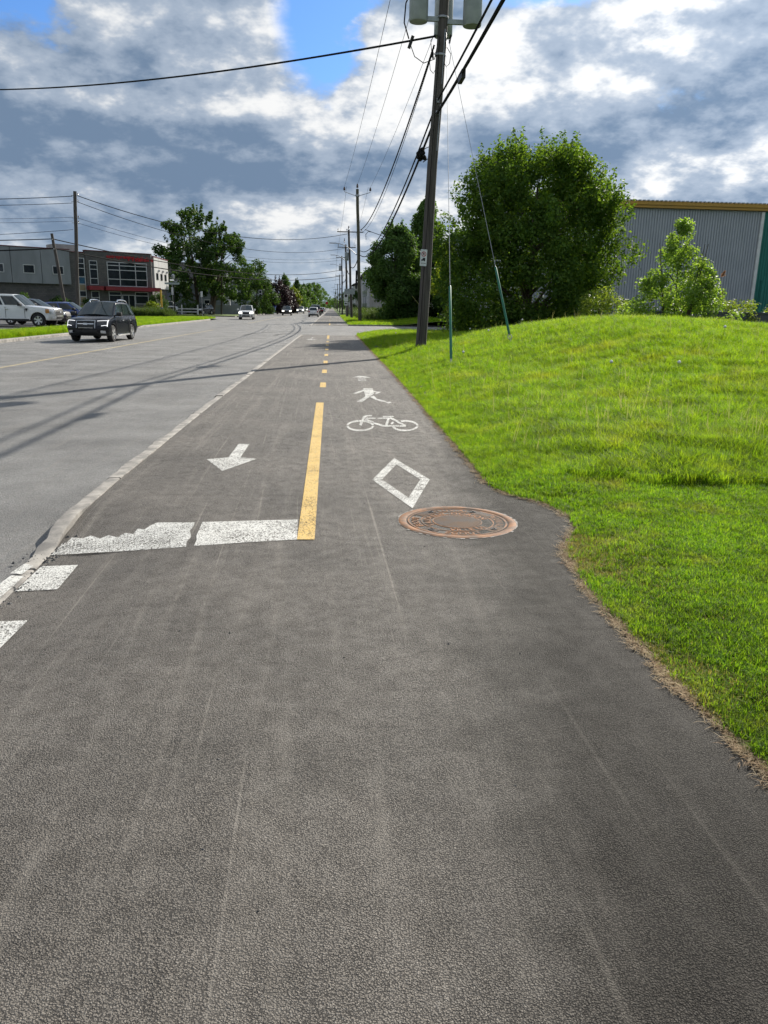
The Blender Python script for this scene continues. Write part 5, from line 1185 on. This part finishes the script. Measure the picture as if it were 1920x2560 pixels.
def gable_house(name, label, loc, rz, w_, d_, h, rh, wall, trim='trim_white', wins=(), porch=False, gable_front=False):
    t = thing(name, label, 'house', loc, rz)
    mb = MB()
    if gable_front: mb.prism([(0,0),(w_,0),(w_,h),(w_/2,h+rh),(0,h)], 0, -d_, 0, lambda x, y, z: (x, -z, y))
    else: mb.prism([(0,0),(d_,0),(d_,h),(d_/2,h+rh),(0,h)], 0, w_, 0, lambda x, y, z: (z, x, y))
    mb.build('wall', wall, t)
    mb = MB(); ov = .45; th = .18
    if gable_front:
        for s in (0, 1):
            a, b = (-ov, h-ov*rh/(w_/2)), (w_/2, h+rh)
            q = [(a[0], a[1]+.02), (b[0], b[1]+.02), (b[0], b[1]+.02+th), (a[0], a[1]+.02+th)]
            if s: q = [(w_-x, y) for x, y in q][::-1]
            mb.prism(q, .4, -d_-.4, 0, lambda x, y, z: (x, -z, y))
    else:
        for s in (0, 1):
            a, b = (-ov, h-ov*rh/(d_/2)), (d_/2, h+rh)
            q = [(a[0], a[1]+.02), (b[0], b[1]+.02), (b[0], b[1]+.02+th), (a[0], a[1]+.02+th)]
            if s: q = [(d_-x, y) for x, y in q][::-1]
            mb.prism(q, -.4, w_+.4, 0, lambda x, y, z: (z, x, y))
    rf = mb.build('roof', 'roof_dark', t)
    mb = MB()
    if gable_front:
        for s in (0, 1):
            q = [(-ov,h-ov*rh/(w_/2)-.2),(w_/2,h+rh-.2),(w_/2,h+rh+.16),(-ov,h-ov*rh/(w_/2)+.16)]
            if s: q = [(w_-x, y) for x, y in q][::-1]
            mb.prism(q, .42, .5, 0, lambda x, y, z: (x, -z, y))
    else: mb.box(-.4, w_+.4, -.62, -.5, h-.42, h-.15)
    mb.build('fascia', trim, rf)
    f2 = lambda u, v, o: (u, -o, v)
    for (a, b, c, d) in wins: window(t, f2, a, b, c, d, [], [(c+d)/2], frame=trim, out=.01, fw=.12)
    if porch:
        mb = MB(); mb.box(0, w_*.8, -2.2, -.02, 2.7, 2.9); mb.build('porch_roof', trim, t)
        for u in (.15, w_*.8-.15):
            mb = MB(); mb.box(u-.12, u+.12, -2.1, -1.86, 0, 2.7); mb.build('porch_column', trim, t)
        mb = MB(); mb.box(0.2, w_*.8-.2, -2.05, -1.98, .3, 1.0); mb.build('porch_rail', trim, t)
    return t
gable_house('grey_house', 'grey sided house with a dark roof behind the black lamp post', (-31.5, 143, 0), 0, 12.5, 9, 5.7, 3.0, 'house_grey', wins=[(9,10,1,2.4)])
gable_house('gabled_house', 'pale trimmed gable house half hidden by the cottonwood', (-20.6, 160, 0), 0.35, 6.5, 9, 5.4, 3.2, 'house_grey', wins=[(1,2,3.2,4.6),(4,5,3.2,4.6)], gable_front=True)
gable_house('porch_house', 'slate blue house with white trim and a pillared front porch', (-20.5, 172, 0), 0.1, 7.5, 9, 5.6, 2.8, 'house_blue', wins=[(1,2,3.4,4.8),(4.6,5.6,3.4,4.8)], porch=True, gable_front=True)
fe = thing('grey_fence', 'long plain grey fence on the corner lawn behind the white car', 'fence', (-21.4, 138, 0), math.atan2(16, 9)-.62)
for k in range(3):
    mb = MB(); mb.box(2.5*k+.05, 2.5*k+2.45, -.03, .03, .05, 1.55); mb.build('panel', 'house_grey', fe)
    mb = MB(); mb.box(2.5*k-.05, 2.5*k+.05, -.06, .06, 0, 1.62); mb.build('post', 'house_grey', fe)
post_sign('house_sign', 'small white sign board above the grey fence', -17.6, 146, 3.2, [('board', .8, 1.0, 2.7, .1, 'sign_white')])
sk = thing('blue_skip', 'low blue container under the purple tree', 'container', (-13.4, 166, 0)); mb = MB(); mb.prism([(-1.6,.1),(1.6,.1),(1.9,1.5),(-1.9,1.5)], -1, 1, 0, lambda x, y, z: (x, z, y)); mb.build('body', 'blue_plastic', sk); mb = MB(); mb.box(-1.98,1.98,-1.08,1.08,1.505,1.6); mb.build('lid', 'blue_plastic', sk)
gt = thing('white_gate', 'white wooden rail gate beside the parked black car', 'gate', (-26.2, 128, 0))
for k in range(2):
    mb = MB(); mb.box(.05, 5.0, -.03, .03, .35+.45*k, .5+.45*k); mb.build('rail', 'trim_white', gt)
for k in (0, 2.5, 5.0):
    mb = MB(); mb.box(k-.09, k+.09, -.09, .09, 0, 1.5); mb.build('post', 'trim_white', gt)
ft = [('pale three-storey townhouse nearest the dark trees, curved eaves', 165), ('second townhouse block along the path, dark eaves', 202), ('third townhouse block behind the row of poles', 262), ('farthest townhouse block behind the row of poles', 330)]
for k, (lb, y) in enumerate(ft):
    t = thing('townhouse', lb, 'house', (7.8, y, 0.2), 0, 'townhouses along the path'); L = 26
    mb = MB(); mb.box(0, 14, 0, L, 0, 8.6); mb.build('wall', 'brick_tan', t)
    mb = MB(); mb.prism([(-.9,8.62),(14.9,8.62),(14.9,8.8),(7,10.4),(2,9.9),(-.9,8.82)], -.6, L+.6, 0, lambda x, y, z: (x, z, y)); mb.build('roof', 'roof_dark', t)
    for q in range(5):
        y0 = 1.0+q*5; mb = MB(); mb.box(-.5, -.003, y0, y0+2.2, 0, 8.2); bay = mb.build('bay', ['trim_white', 'house_grey'][q % 2], t)
        for fl in range(3):
            mb = MB(); mb.box(-.53, -.505, y0+.4, y0+1.8, .9+2.8*fl, 2.3+2.8*fl); mb.build('pane', 'pane', bay)
            mb = MB(); mb.box(-.02, -.004, y0+2.9, y0+4.2, .9+2.8*fl, 2.3+2.8*fl); mb.build('pane', 'pane', t)
    for u in (2.5, 6.5, 10.5):
        for fl in range(3): window(t, lambda a, b, o: (a, -o, b), u, u+1.1, .9+2.8*fl, 2.3+2.8*fl, [], [], frame='trim_white', out=.01)
    mb = MB(); mb.box(-.03, -.0, .02, .3, 0, 8.5); mb.build('corner_trim', 'trim_white', t)
# ------------------------------------------------------------------ vehicles (nose towards +x, built about the middle of the wheelbase on the ground)
import bmesh
TYPES = {
 'suv': dict(L=4.6, W=1.80, zb=.27, r=.355, ax=(1.36,-1.31), front=[(.27,2.16),(.42,2.28),(.62,2.30),(.80,2.25),(.93,2.16),(1.0,1.98)], hood=[(1.15,1.10),(.95,1.12)], belt=1.10, rear=[(1.12,-2.02),(1.05,-2.22),(.85,-2.29),(.55,-2.30),(.32,-2.22)],
             cab=(1.12,.10,-1.62,-2.14,.83,.63,1.68), pillars=[(.03,.36),(.40,.70),(.74,.96)], grille=(.62,.90,.42), lamp=(.70,.90,.52,.95), tail=(.75,1.08)),
 'sedan': dict(L=4.75, W=1.78, zb=.20, r=.33, ax=(1.42,-1.35), front=[(.20,2.22),(.35,2.36),(.52,2.375),(.68,2.32),(.80,2.18)], hood=[(1.1,.95),(.95,.97)], belt=.97, rear=[(1.02,-1.75),(1.0,-2.28),(.88,-2.36),(.55,-2.37),(.3,-2.28)],
             cab=(1.05,.22,-.95,-1.72,.80,.60,1.44), pillars=[(.10,.48),(.52,.88)], grille=(.52,.74,.45), lamp=(.62,.78,.55,.94), tail=(.72,.95)),
 'hatch': dict(L=4.1, W=1.70, zb=.20, r=.31, ax=(1.27,-1.28), front=[(.20,1.92),(.35,2.03),(.52,2.05),(.70,1.98),(.85,1.82)], hood=[(1.1,1.0),(1.0,1.02)], belt=1.0, rear=[(1.05,-1.88),(.95,-2.0),(.75,-2.04),(.5,-2.05),(.3,-1.97)],
             cab=(1.1,.25,-1.45,-1.95,.77,.60,1.52), pillars=[(.08,.42),(.46,.78)], grille=(.50,.66,.40), lamp=(.62,.82,.5,.94), tail=(.75,1.2)),
 'pickup': dict(L=5.9, W=2.02, zb=.42, r=.42, ax=(1.93,-1.75), front=[(.42,2.80),(.55,2.93),(.80,2.95),(1.02,2.93),(1.15,2.86),(1.20,2.66)], hood=[(1.35,1.30),(1.2,1.31)], belt=1.27, rear=[(1.34,-1.60),(1.36,-1.75),(1.36,-2.88),(1.1,-2.93),(.7,-2.95),(.45,-2.9)],
             cab=(1.22,.38,-1.45,-1.68,.92,.74,1.93), pillars=[(.05,.42),(.47,.90)], grille=(.72,1.12,.60), lamp=(.80,1.10,.66,.97), tail=(.85,1.25)),
}
def fin(mb, name, mats, par, bevel=0.0, smooth=True, angle=32):
    o = mb.build(name, mats, par); bm = bmesh.new(); bm.from_mesh(o.data); bmesh.ops.recalc_face_normals(bm, faces=bm.faces)
    if bevel: bmesh.ops.bevel(bm, geom=list(bm.edges), offset=bevel, segments=2, affect='EDGES', profile=.6)
    bm.to_mesh(o.data); bm.free()
    if smooth: o.data.polygons.foreach_set('use_smooth', [True]*len(o.data.polygons)); o.data.set_sharp_from_angle(angle=math.radians(angle))
    return o
WHEEL = {}
def wheel_meshes(r, spokes, key):
    if key in WHEEL: return WHEEL[key]
    w_ = .23; mb = MB(); mb.lathe([(r*.62,-w_/2),(r*.90,-w_/2),(r*.985,-w_*.36),(r,0),(r*.985,w_*.36),(r*.90,w_/2),(r*.62,w_/2),(r*.60,w_*.1),(r*.60,-w_*.1),(r*.62,-w_/2)], 30, (0,0,0), (0,1,0), cap=False)
    ty = mb.build('wheel', 'tyre', None, True)
    mb = MB(); mb.lathe([(r*.64,w_/2-.008),(r*.60,w_/2-.002),(r*.565,w_/2-.03),(r*.565,-.04)], 30, (0,0,0), (0,1,0), cap=False)
    mb.lathe([(r*.565,-.02),(r*.565,-.035)], 30, (0,0,0), (0,1,0), 1)
    for k in range(spokes):
        a = 2*math.pi*k/spokes
        for da in (-.13, .13): mb.beam((r*.08*math.cos(a),w_/2-.03,r*.08*math.sin(a)), (r*.585*math.cos(a+da),w_/2-.02,r*.585*math.sin(a+da)), .05*r/.35, .03, 0, (0,1,0))
    mb.lathe([(r*.15,w_/2-.05),(r*.15,w_/2-.01),(r*.10,w_/2-.005)], 14, (0,0,0), (0,1,0))
    rm = mb.build('rim', ['rim', 'plastic'], None, True)
    WHEEL[key] = (ty.data, rm.data); bpy.data.objects.remove(ty); bpy.data.objects.remove(rm)
    return WHEEL[key]
def car(name, label, cat, x, y, heading, typ, paint_, group=None, z=0.0, lamps='lens', spokes=5, rails=False, trim=None, drl=False, grille_mat='plastic', chrome=False, low_dark=False):
    """heading: direction of the nose in degrees from +x"""
    if z is None: z = float(road_z(x, y))+.003
    T = TYPES[typ]; L, W, zb, R = T['L'], T['W'], T['zb'], T['r']; Wh = W/2
    t = thing(name, label, cat, (x, y, z), math.radians(heading), group)
    top = [(px, pz) for pz, px in T['front']] + list(T['hood']) + [(px, pz) for pz, px in T['rear']]
    under = []
    for a in sorted(T['ax']):
        ra = R+.055; z_c = R; th0 = math.asin(max(-1, min(1, (zb-z_c)/ra)))
        under += [(a-ra*math.cos(th), z_c+ra*math.sin(th)) for th in np.linspace(th0, math.pi-th0, 13)]
    prof = top + under; nt, n = len(top), len(prof); S = [-1,-.95,-.82,-.5,0,.5,.82,.95,1]; mb = MB(); vs_ = []
    def inset(s): return 0.30*abs(s)**2.8
    for s in S:
        for i, (px, pz) in enumerate(prof):
            if i < nt:
                wf = max(0, min(1, (px-(L/2-.75))/.6)); wr = max(0, min(1, (-px-(L/2-.6))/.5))
                q = px - inset(s)*wf + inset(s)*.7*wr; zz = pz - (.045*abs(s)**4 if pz > zb+.3 else 0)
                if abs(s) == 1: q *= .988; zz = zz-.025 if pz > zb+.3 else zz+.02
                yq = s*Wh
                if pz > T['belt']-.30: yq *= 1-(.055 if abs(s) == 1 else .03)*min(1, (pz-T['belt']+.30)/.2)
                elif pz < zb+.15: yq *= .97
                vs_.append((q, yq, zz))
            else: vs_.append((px, s*Wh if abs(s) < 1 else math.copysign(Wh-.012, s), pz))
    fs, mi = [], []
    for k in range(len(S)-1):
        for i in range(n):
            j = (i+1) % n; mb.add([], [], 0); fs.append((k*n+i, k*n+j, (k+1)*n+j, (k+1)*n+i)); mi.append(1 if i >= nt-1 else (1 if low_dark and i == 0 else 0))
    fs += [tuple(range(n)), tuple((len(S)-1)*n+i for i in range(n))]; mi += [0, 0]
    mb.v = vs_; mb.f = fs; mb.m = mi
    body = fin(mb, 'body', [paint_, 'plastic'], t)
    bv = body.modifiers.new('round', 'BEVEL'); bv.width = .035; bv.segments = 2; bv.limit_method = 'ANGLE'; bv.angle_limit = math.radians(38)
    fz_ = [p[0] for p in T['front']]; fx_ = [p[1] for p in T['front']]
    rz_ = [p[0] for p in T['rear']][::-1]; rx_ = [p[1] for p in T['rear']][::-1]
    def patch(nm, z0, z1, s0, s1, mat, par=body, rear=False, out=.012, zf=None):
        mb = MB(); G = 6; P_ = {}
        for oo in (0, 1):
            for a in range(G):
                for b in range(4):
                    s = s0+(s1-s0)*a/(G-1); zz = z0+(z1-z0)*b/3
                    if zf: zz += zf(a/(G-1))
                    if rear: q = np.interp(zz, rz_, rx_)+inset(s)*.7-out*(1 if oo else -2)
                    else: q = np.interp(zz, fz_, fx_)-inset(s)+out*(1 if oo else -2)
                    P_[oo,a,b] = len(mb.v); mb.v.append((q, s*Wh, zz-.045*abs(s)**4))
        def fc(*k): mb.f.append(tuple(P_[i] for i in k)); mb.m.append(0)
        for a in range(G-1):
            for b in range(3):
                fc((1,a,b),(1,a+1,b),(1,a+1,b+1),(1,a,b+1))
            fc((0,a,0),(0,a+1,0),(1,a+1,0),(1,a,0)); fc((0,a,3),(0,a+1,3),(1,a+1,3),(1,a,3))
        for b in range(3): fc((0,0,b),(0,0,b+1),(1,0,b+1),(1,0,b)); fc((0,G-1,b),(0,G-1,b+1),(1,G-1,b+1),(1,G-1,b))
        return fin(mb, nm, mat, par, 0, True, 50)
    # cabin and glass
    xwb, xwt, xrt, xrb, wb, wt, H = T['cab']; zbq = T['belt']-.06
    crn = {'wbL':(xwb,wb,zbq),'wbR':(xwb,-wb,zbq),'wtL':(xwt,wt,H),'wtR':(xwt,-wt,H),'rtL':(xrt,wt,H-.02),'rtR':(xrt,-wt,H-.02),'rbL':(xrb,wb,zbq),'rbR':(xrb,-wb,zbq)}
    mb = MB(); vs_ = [crn[k] for k in ('wbR','wbL','rbL','rbR','wtR','wtL','rtL','rtR')]; xm = (xwt+xrt)/2
    vs_ += [(xm, -wt-.03, H+.015), (xm, wt+.03, H+.015), ((xwb+xrb)/2, -wb-.01, zbq), ((xwb+xrb)/2, wb+.01, zbq), (xwt, 0, H+.03), (xrt, 0, H+.01), (xm, 0, H+.05), (xwb+.08, 0, zbq), (xrb-.03, 0, zbq)]
    mb.add(vs_, [(0,15,12,4),(15,1,5,12),(4,12,14,8),(12,5,9,14),(8,14,13,7),(14,9,6,13),(7,13,16,3),(13,6,2,16),(0,4,8,10),(10,8,7,3),(1,11,9,5),(11,2,6,9)])
    cabin = fin(mb, 'cabin', paint_, t, 0, True, 35)
    bv = cabin.modifiers.new('round', 'BEVEL'); bv.width = .075; bv.segments = 3; bv.limit_method = 'ANGLE'; bv.angle_limit = math.radians(24)
    def gq(nm, A, Bc, C_, D, u0, u1, v0, v1, par=cabin, mat='car_glass', mid=None, out=.012):
        """glass cut from the face A-B (low edge) D-C (high edge)"""
        A, Bc, C_, D = (Vector(p) for p in (A, Bc, C_, D)); nrm = (Bc-A).cross(D-A).normalized()
        cen = Vector((xm, 0, H*.7)); 
        if nrm.dot((A+C_)/2-cen) < 0: nrm = -nrm
        cols = 7; mb = MB()
        for oo in (out, -.02):
            for v in (v0, v1):
                for k in range(cols):
                    u = u0+(u1-u0)*k/(cols-1); p = A.lerp(Bc, u).lerp(D.lerp(C_, u), v)+nrm*oo
                    if mid: p += nrm*mid(u, v)
                    mb.v.append(tuple(p))
        c = cols
        for k in range(c-1): mb.f += [(k,k+1,c+k+1,c+k), (k,k+1,2*c+k+1,2*c+k), (c+k,c+k+1,3*c+k+1,3*c+k)]
        mb.f += [(0,c,3*c,2*c), (c-1,2*c-1,4*c-1,3*c-1)]; mb.m = [0]*len(mb.f)
        return fin(mb, nm, mat, par, 0, True, 60)
    bow = lambda u, v: (.095*(1-abs(2*u-1)**1.6)*(1-v)+.05*(1-abs(2*u-1)**1.6)*v)+.004
    gq('windshield', crn['wbR'], crn['wbL'], crn['wtL'], crn['wtR'], .05, .95, .06, .93, mid=bow)
    gq('rear_window', crn['rbR'], crn['rbL'], crn['rtL'], crn['rtR'], .08, .92, .15, .92, mid=lambda u, v: .03*(1-abs(2*u-1)**2))
    for sd in ('L', 'R'):
        for u0, u1 in T['pillars']: gq('side_window', crn['wb'+sd], crn['rb'+sd], crn['rt'+sd], crn['wt'+sd], u0, u1, .14, .86, mid=lambda u, v: .012+.03*math.sin(math.pi*max(0, min(1, u)))*v)
    # wheels
    dt, dr_ = wheel_meshes(R, spokes, (R, spokes))
    for a in T['ax']:
        for sd in (1, -1):
            wo = bpy.data.objects.new('wheel', dt); COL.objects.link(wo); wo.parent = t; wo.location = (a, sd*(Wh-.125), R); wo.rotation_euler = (0, .3*a, 0 if sd > 0 else math.pi)
            ri = bpy.data.objects.new('rim', dr_); COL.objects.link(ri); ri.parent = wo
    # front
    g0, g1, gs = T['grille']; gr = patch('grille', g0, g1, -gs, gs, grille_mat)
    if chrome:
        patch('grille_frame', g1, g1+.02, -gs-.02, gs+.02, 'rim', gr, out=.022); patch('grille_frame', g0-.02, g0, -gs*.8, gs*.8, 'rim', gr, out=.022)
        for s in (-1, 1): patch('grille_frame', g0-.02, g1+.02, s*gs, s*(gs+.025), 'rim', gr, out=.022)
        patch('badge', (g0+g1)/2-.03, (g0+g1)/2+.05, -.09, .09, 'lens', gr, out=.026); patch('grille_bar', (g0+g1)/2, (g0+g1)/2+.03, -gs*.9, gs*.9, 'chrome', gr, out=.018)
    l0, l1, s0, s1 = T['lamp']
    for s in (-1, 1):
        hl = patch('headlight', l0, l1, s*s0, s*s1, 'lens_dark' if drl else lamps, zf=lambda a: .05*a)
        if drl:
            patch('running_lamp', l1-.012, l1+.008, s*s0, s*s1, 'drl', hl, out=.02, zf=lambda a: .05*a); patch('running_lamp', l0-.005, l0+.018, s*(s0+.18), s*s1, 'drl', hl, out=.02, zf=lambda a: .05*a); patch('running_lamp', l0, l1+.03, s*(s1-.03), s*s1, 'drl', hl, out=.021)
        patch('fog_lamp', zb+.13, zb+.24, s*.66, s*.86, 'plastic' if not chrome else 'lens', out=.012)
        patch('tail_light', T['tail'][0], T['tail'][1]-.02, s*.66, s*.94, 'tail', rear=True)
    patch('lower_intake', zb+.10, zb+.24, -.5, .5, 'plastic')
    patch('licence_plate', zb+.30, zb+.44, -.28, .28, 'plate', rear=True)
    patch('rear_bumper', zb+.05, zb+.25, -.9, .9, 'plastic', rear=True)
    # sides
    for s in (-1, 1):
        yv = s*Wh; ya, yb = sorted((yv-s*.01, yv+s*.006))
        for xd in (.95 if typ != 'pickup' else 1.15, (xwt+xrt)/2-.05 if typ != 'pickup' else -.02, xrb*.62 if typ != 'pickup' else -1.2):
            mb = MB(); mb.box(xd-.008, xd+.008, ya, yb-0.004*(s > 0), zb+.12, T['belt']-.07); mb.build('door_seam', 'plastic', body)
        for xd in (.05, -1.0):
            mb = MB(); mb.box(xd-.10, xd+.10, *sorted((yv-s*.01, yv+s*.03)), T['belt']-.22, T['belt']-.18); fin(mb, 'door_handle', paint_ if not chrome else 'chrome', body, .006)
        mb = MB(); mb.box(T['ax'][1]+R+.12, T['ax'][0]-R-.12, *sorted((yv-s*.02, yv+s*.025)), zb-.03, zb+.07); fin(mb, 'side_sill', trim or 'plastic', body, .008)
        mm = MB(); mx0 = xwb-.28; mm.prism([(mx0-.10,T['belt']-.02),(mx0+.06,T['belt']-.0),(mx0+.08,T['belt']+.12),(mx0-.02,T['belt']+.17),(mx0-.10,T['belt']+.15)], 0, .22 if typ != 'pickup' else .28, 0, lambda a, b, c, s=s: (a, s*(wb+.06+c), b)); mi_ = fin(mm, 'mirror', 'plastic' if paint_ != 'p_white' or typ == 'pickup' else paint_, body, .02)
        mb = MB(); mb.beam((mx0, s*(wb-.08), T['belt']), (mx0, s*(wb+.1), T['belt']+.04), .06, .05); mb.build('mirror_arm', 'plastic', mi_)
        if rails:
            mb = MB(); mb.tube([(xwt-.25, s*(wt-.02), H), (xwt-.38, s*(wt-.02), H+.085), (xwt-.8, s*(wt-.02), H+.10), (xrt+.5, s*(wt-.02), H+.09), (xrt+.22, s*(wt-.02), H+.05), (xrt+.12, s*(wt-.02), H-.01)], .028, 8); mb.build('roof_rail', 'chrome', cabin, True)
    return t, body, cabin
suv, sb, sc_ = car('black_suv', 'dark blue black SUV with silver roof rails driving towards us on the road', 'car', -10.3, 36.6, -90-3, 'suv', 'p_black', z=None, rails=True, trim='chrome', drl=True, chrome=True, low_dark=True)
pk, pb, pc_ = car('pickup_truck', 'white crew cab pickup truck parked across behind the grass strip', 'truck', -19.9, 51.2, -3, 'pickup', 'p_white', z=.012, spokes=6, grille_mat='plastic', chrome=True)
mb = MB(); mb.prism([(1.15,.92),(1.27,1.12),(1.15,1.14),(1.10,1.08)], 0, .02, 0, lambda a, b, c: (a+.1, -1.01-c, b)); mb.build('fender_vent', 'plastic', pb)
mb = MB(); mb.box(2.42, 2.64, -1.022, -.99, .86, 1.10); fin(mb, 'side_marker', 'amber', pb, .005)
for yv in (-1, 1):
    mb = MB(); mb.box(-2.85, -1.8, *sorted((yv*.82, yv*1.0)), 1.34, 1.40); mb.build('bed_rail', 'plastic', pb)
car('dark_crossover', 'dark violet black crossover parked beyond the white pickup truck', 'car', -20.05, 55.3, -4, 'suv', 'p_purple', 'cars parked at the office', z=.012)
car('blue_car', 'blue hatchback parked furthest in beside the dark sedan', 'car', -19.4, 60.0, -3, 'hatch', 'p_blue', 'cars parked at the office', z=.012)
car('white_sedan', 'white car with lit headlamps coming along the far lane', 'car', -10.4, 98.6, -90+3, 'suv', 'p_white', 'oncoming cars', z=None, lamps='headlamp')
car('dark_crossover', 'dark crossover with lit headlamps behind the white car', 'car', -8.3, 149, -90+2, 'suv', 'p_dark', 'oncoming cars', z=None, lamps='headlamp')
car('white_suv', 'small white SUV far behind the dark crossover', 'car', -7.6, 196, -90, 'suv', 'p_white', 'oncoming cars', z=None, lamps='headlamp')
car('far_car', 'tiny white car following the oncoming traffic in the distance', 'car', -8.6, 262, -90, 'sedan', 'p_white', 'oncoming cars', z=None, lamps='headlamp')
car('far_car', 'tiny silver SUV at the end of the oncoming traffic', 'car', -6.2, 290, -90, 'suv', 'p_grey', 'oncoming cars', z=None)
car('parked_hatchback', 'white hatchback parked at the kerb, seen from behind', 'car', -2.95, 131.5, 90, 'hatch', 'p_white', 'cars parked along the kerb', z=None)
car('parked_pickup', 'dark pickup truck parked in front of the white hatchback', 'truck', -3.05, 152, 90, 'pickup', 'p_dark', 'cars parked along the kerb', z=None)
car('parked_suv', 'black SUV parked beyond the dark pickup truck', 'car', -3.0, 172, 90, 'suv', 'p_black', 'cars parked along the kerb', z=None)
car('parked_sedan', 'grey sedan parked far along the kerb past the black SUV', 'car', -2.9, 196, 90, 'sedan', 'p_dark', 'cars parked along the kerb', z=None)
car('parked_sedan', 'white sedan parked farthest along the kerb', 'car', -2.9, 262, 90, 'sedan', 'p_white', 'cars parked along the kerb', z=None)
car('white_pickup', 'white pickup parked nose out before the grey house', 'truck', -26.0, 129, -68, 'pickup', 'p_white', 'vehicles at the grey house', z=.012)
car('black_car', 'black and silver SUV parked at the end of the grey fence', 'car', -20.9, 131, -110, 'suv', 'p_dark', 'vehicles at the grey house', z=.012)
car('driveway_car', 'silver car in a driveway under the lime green tree', 'car', -11.4, 214, -40, 'suv', 'p_grey', 'vehicles in driveways', z=.01)
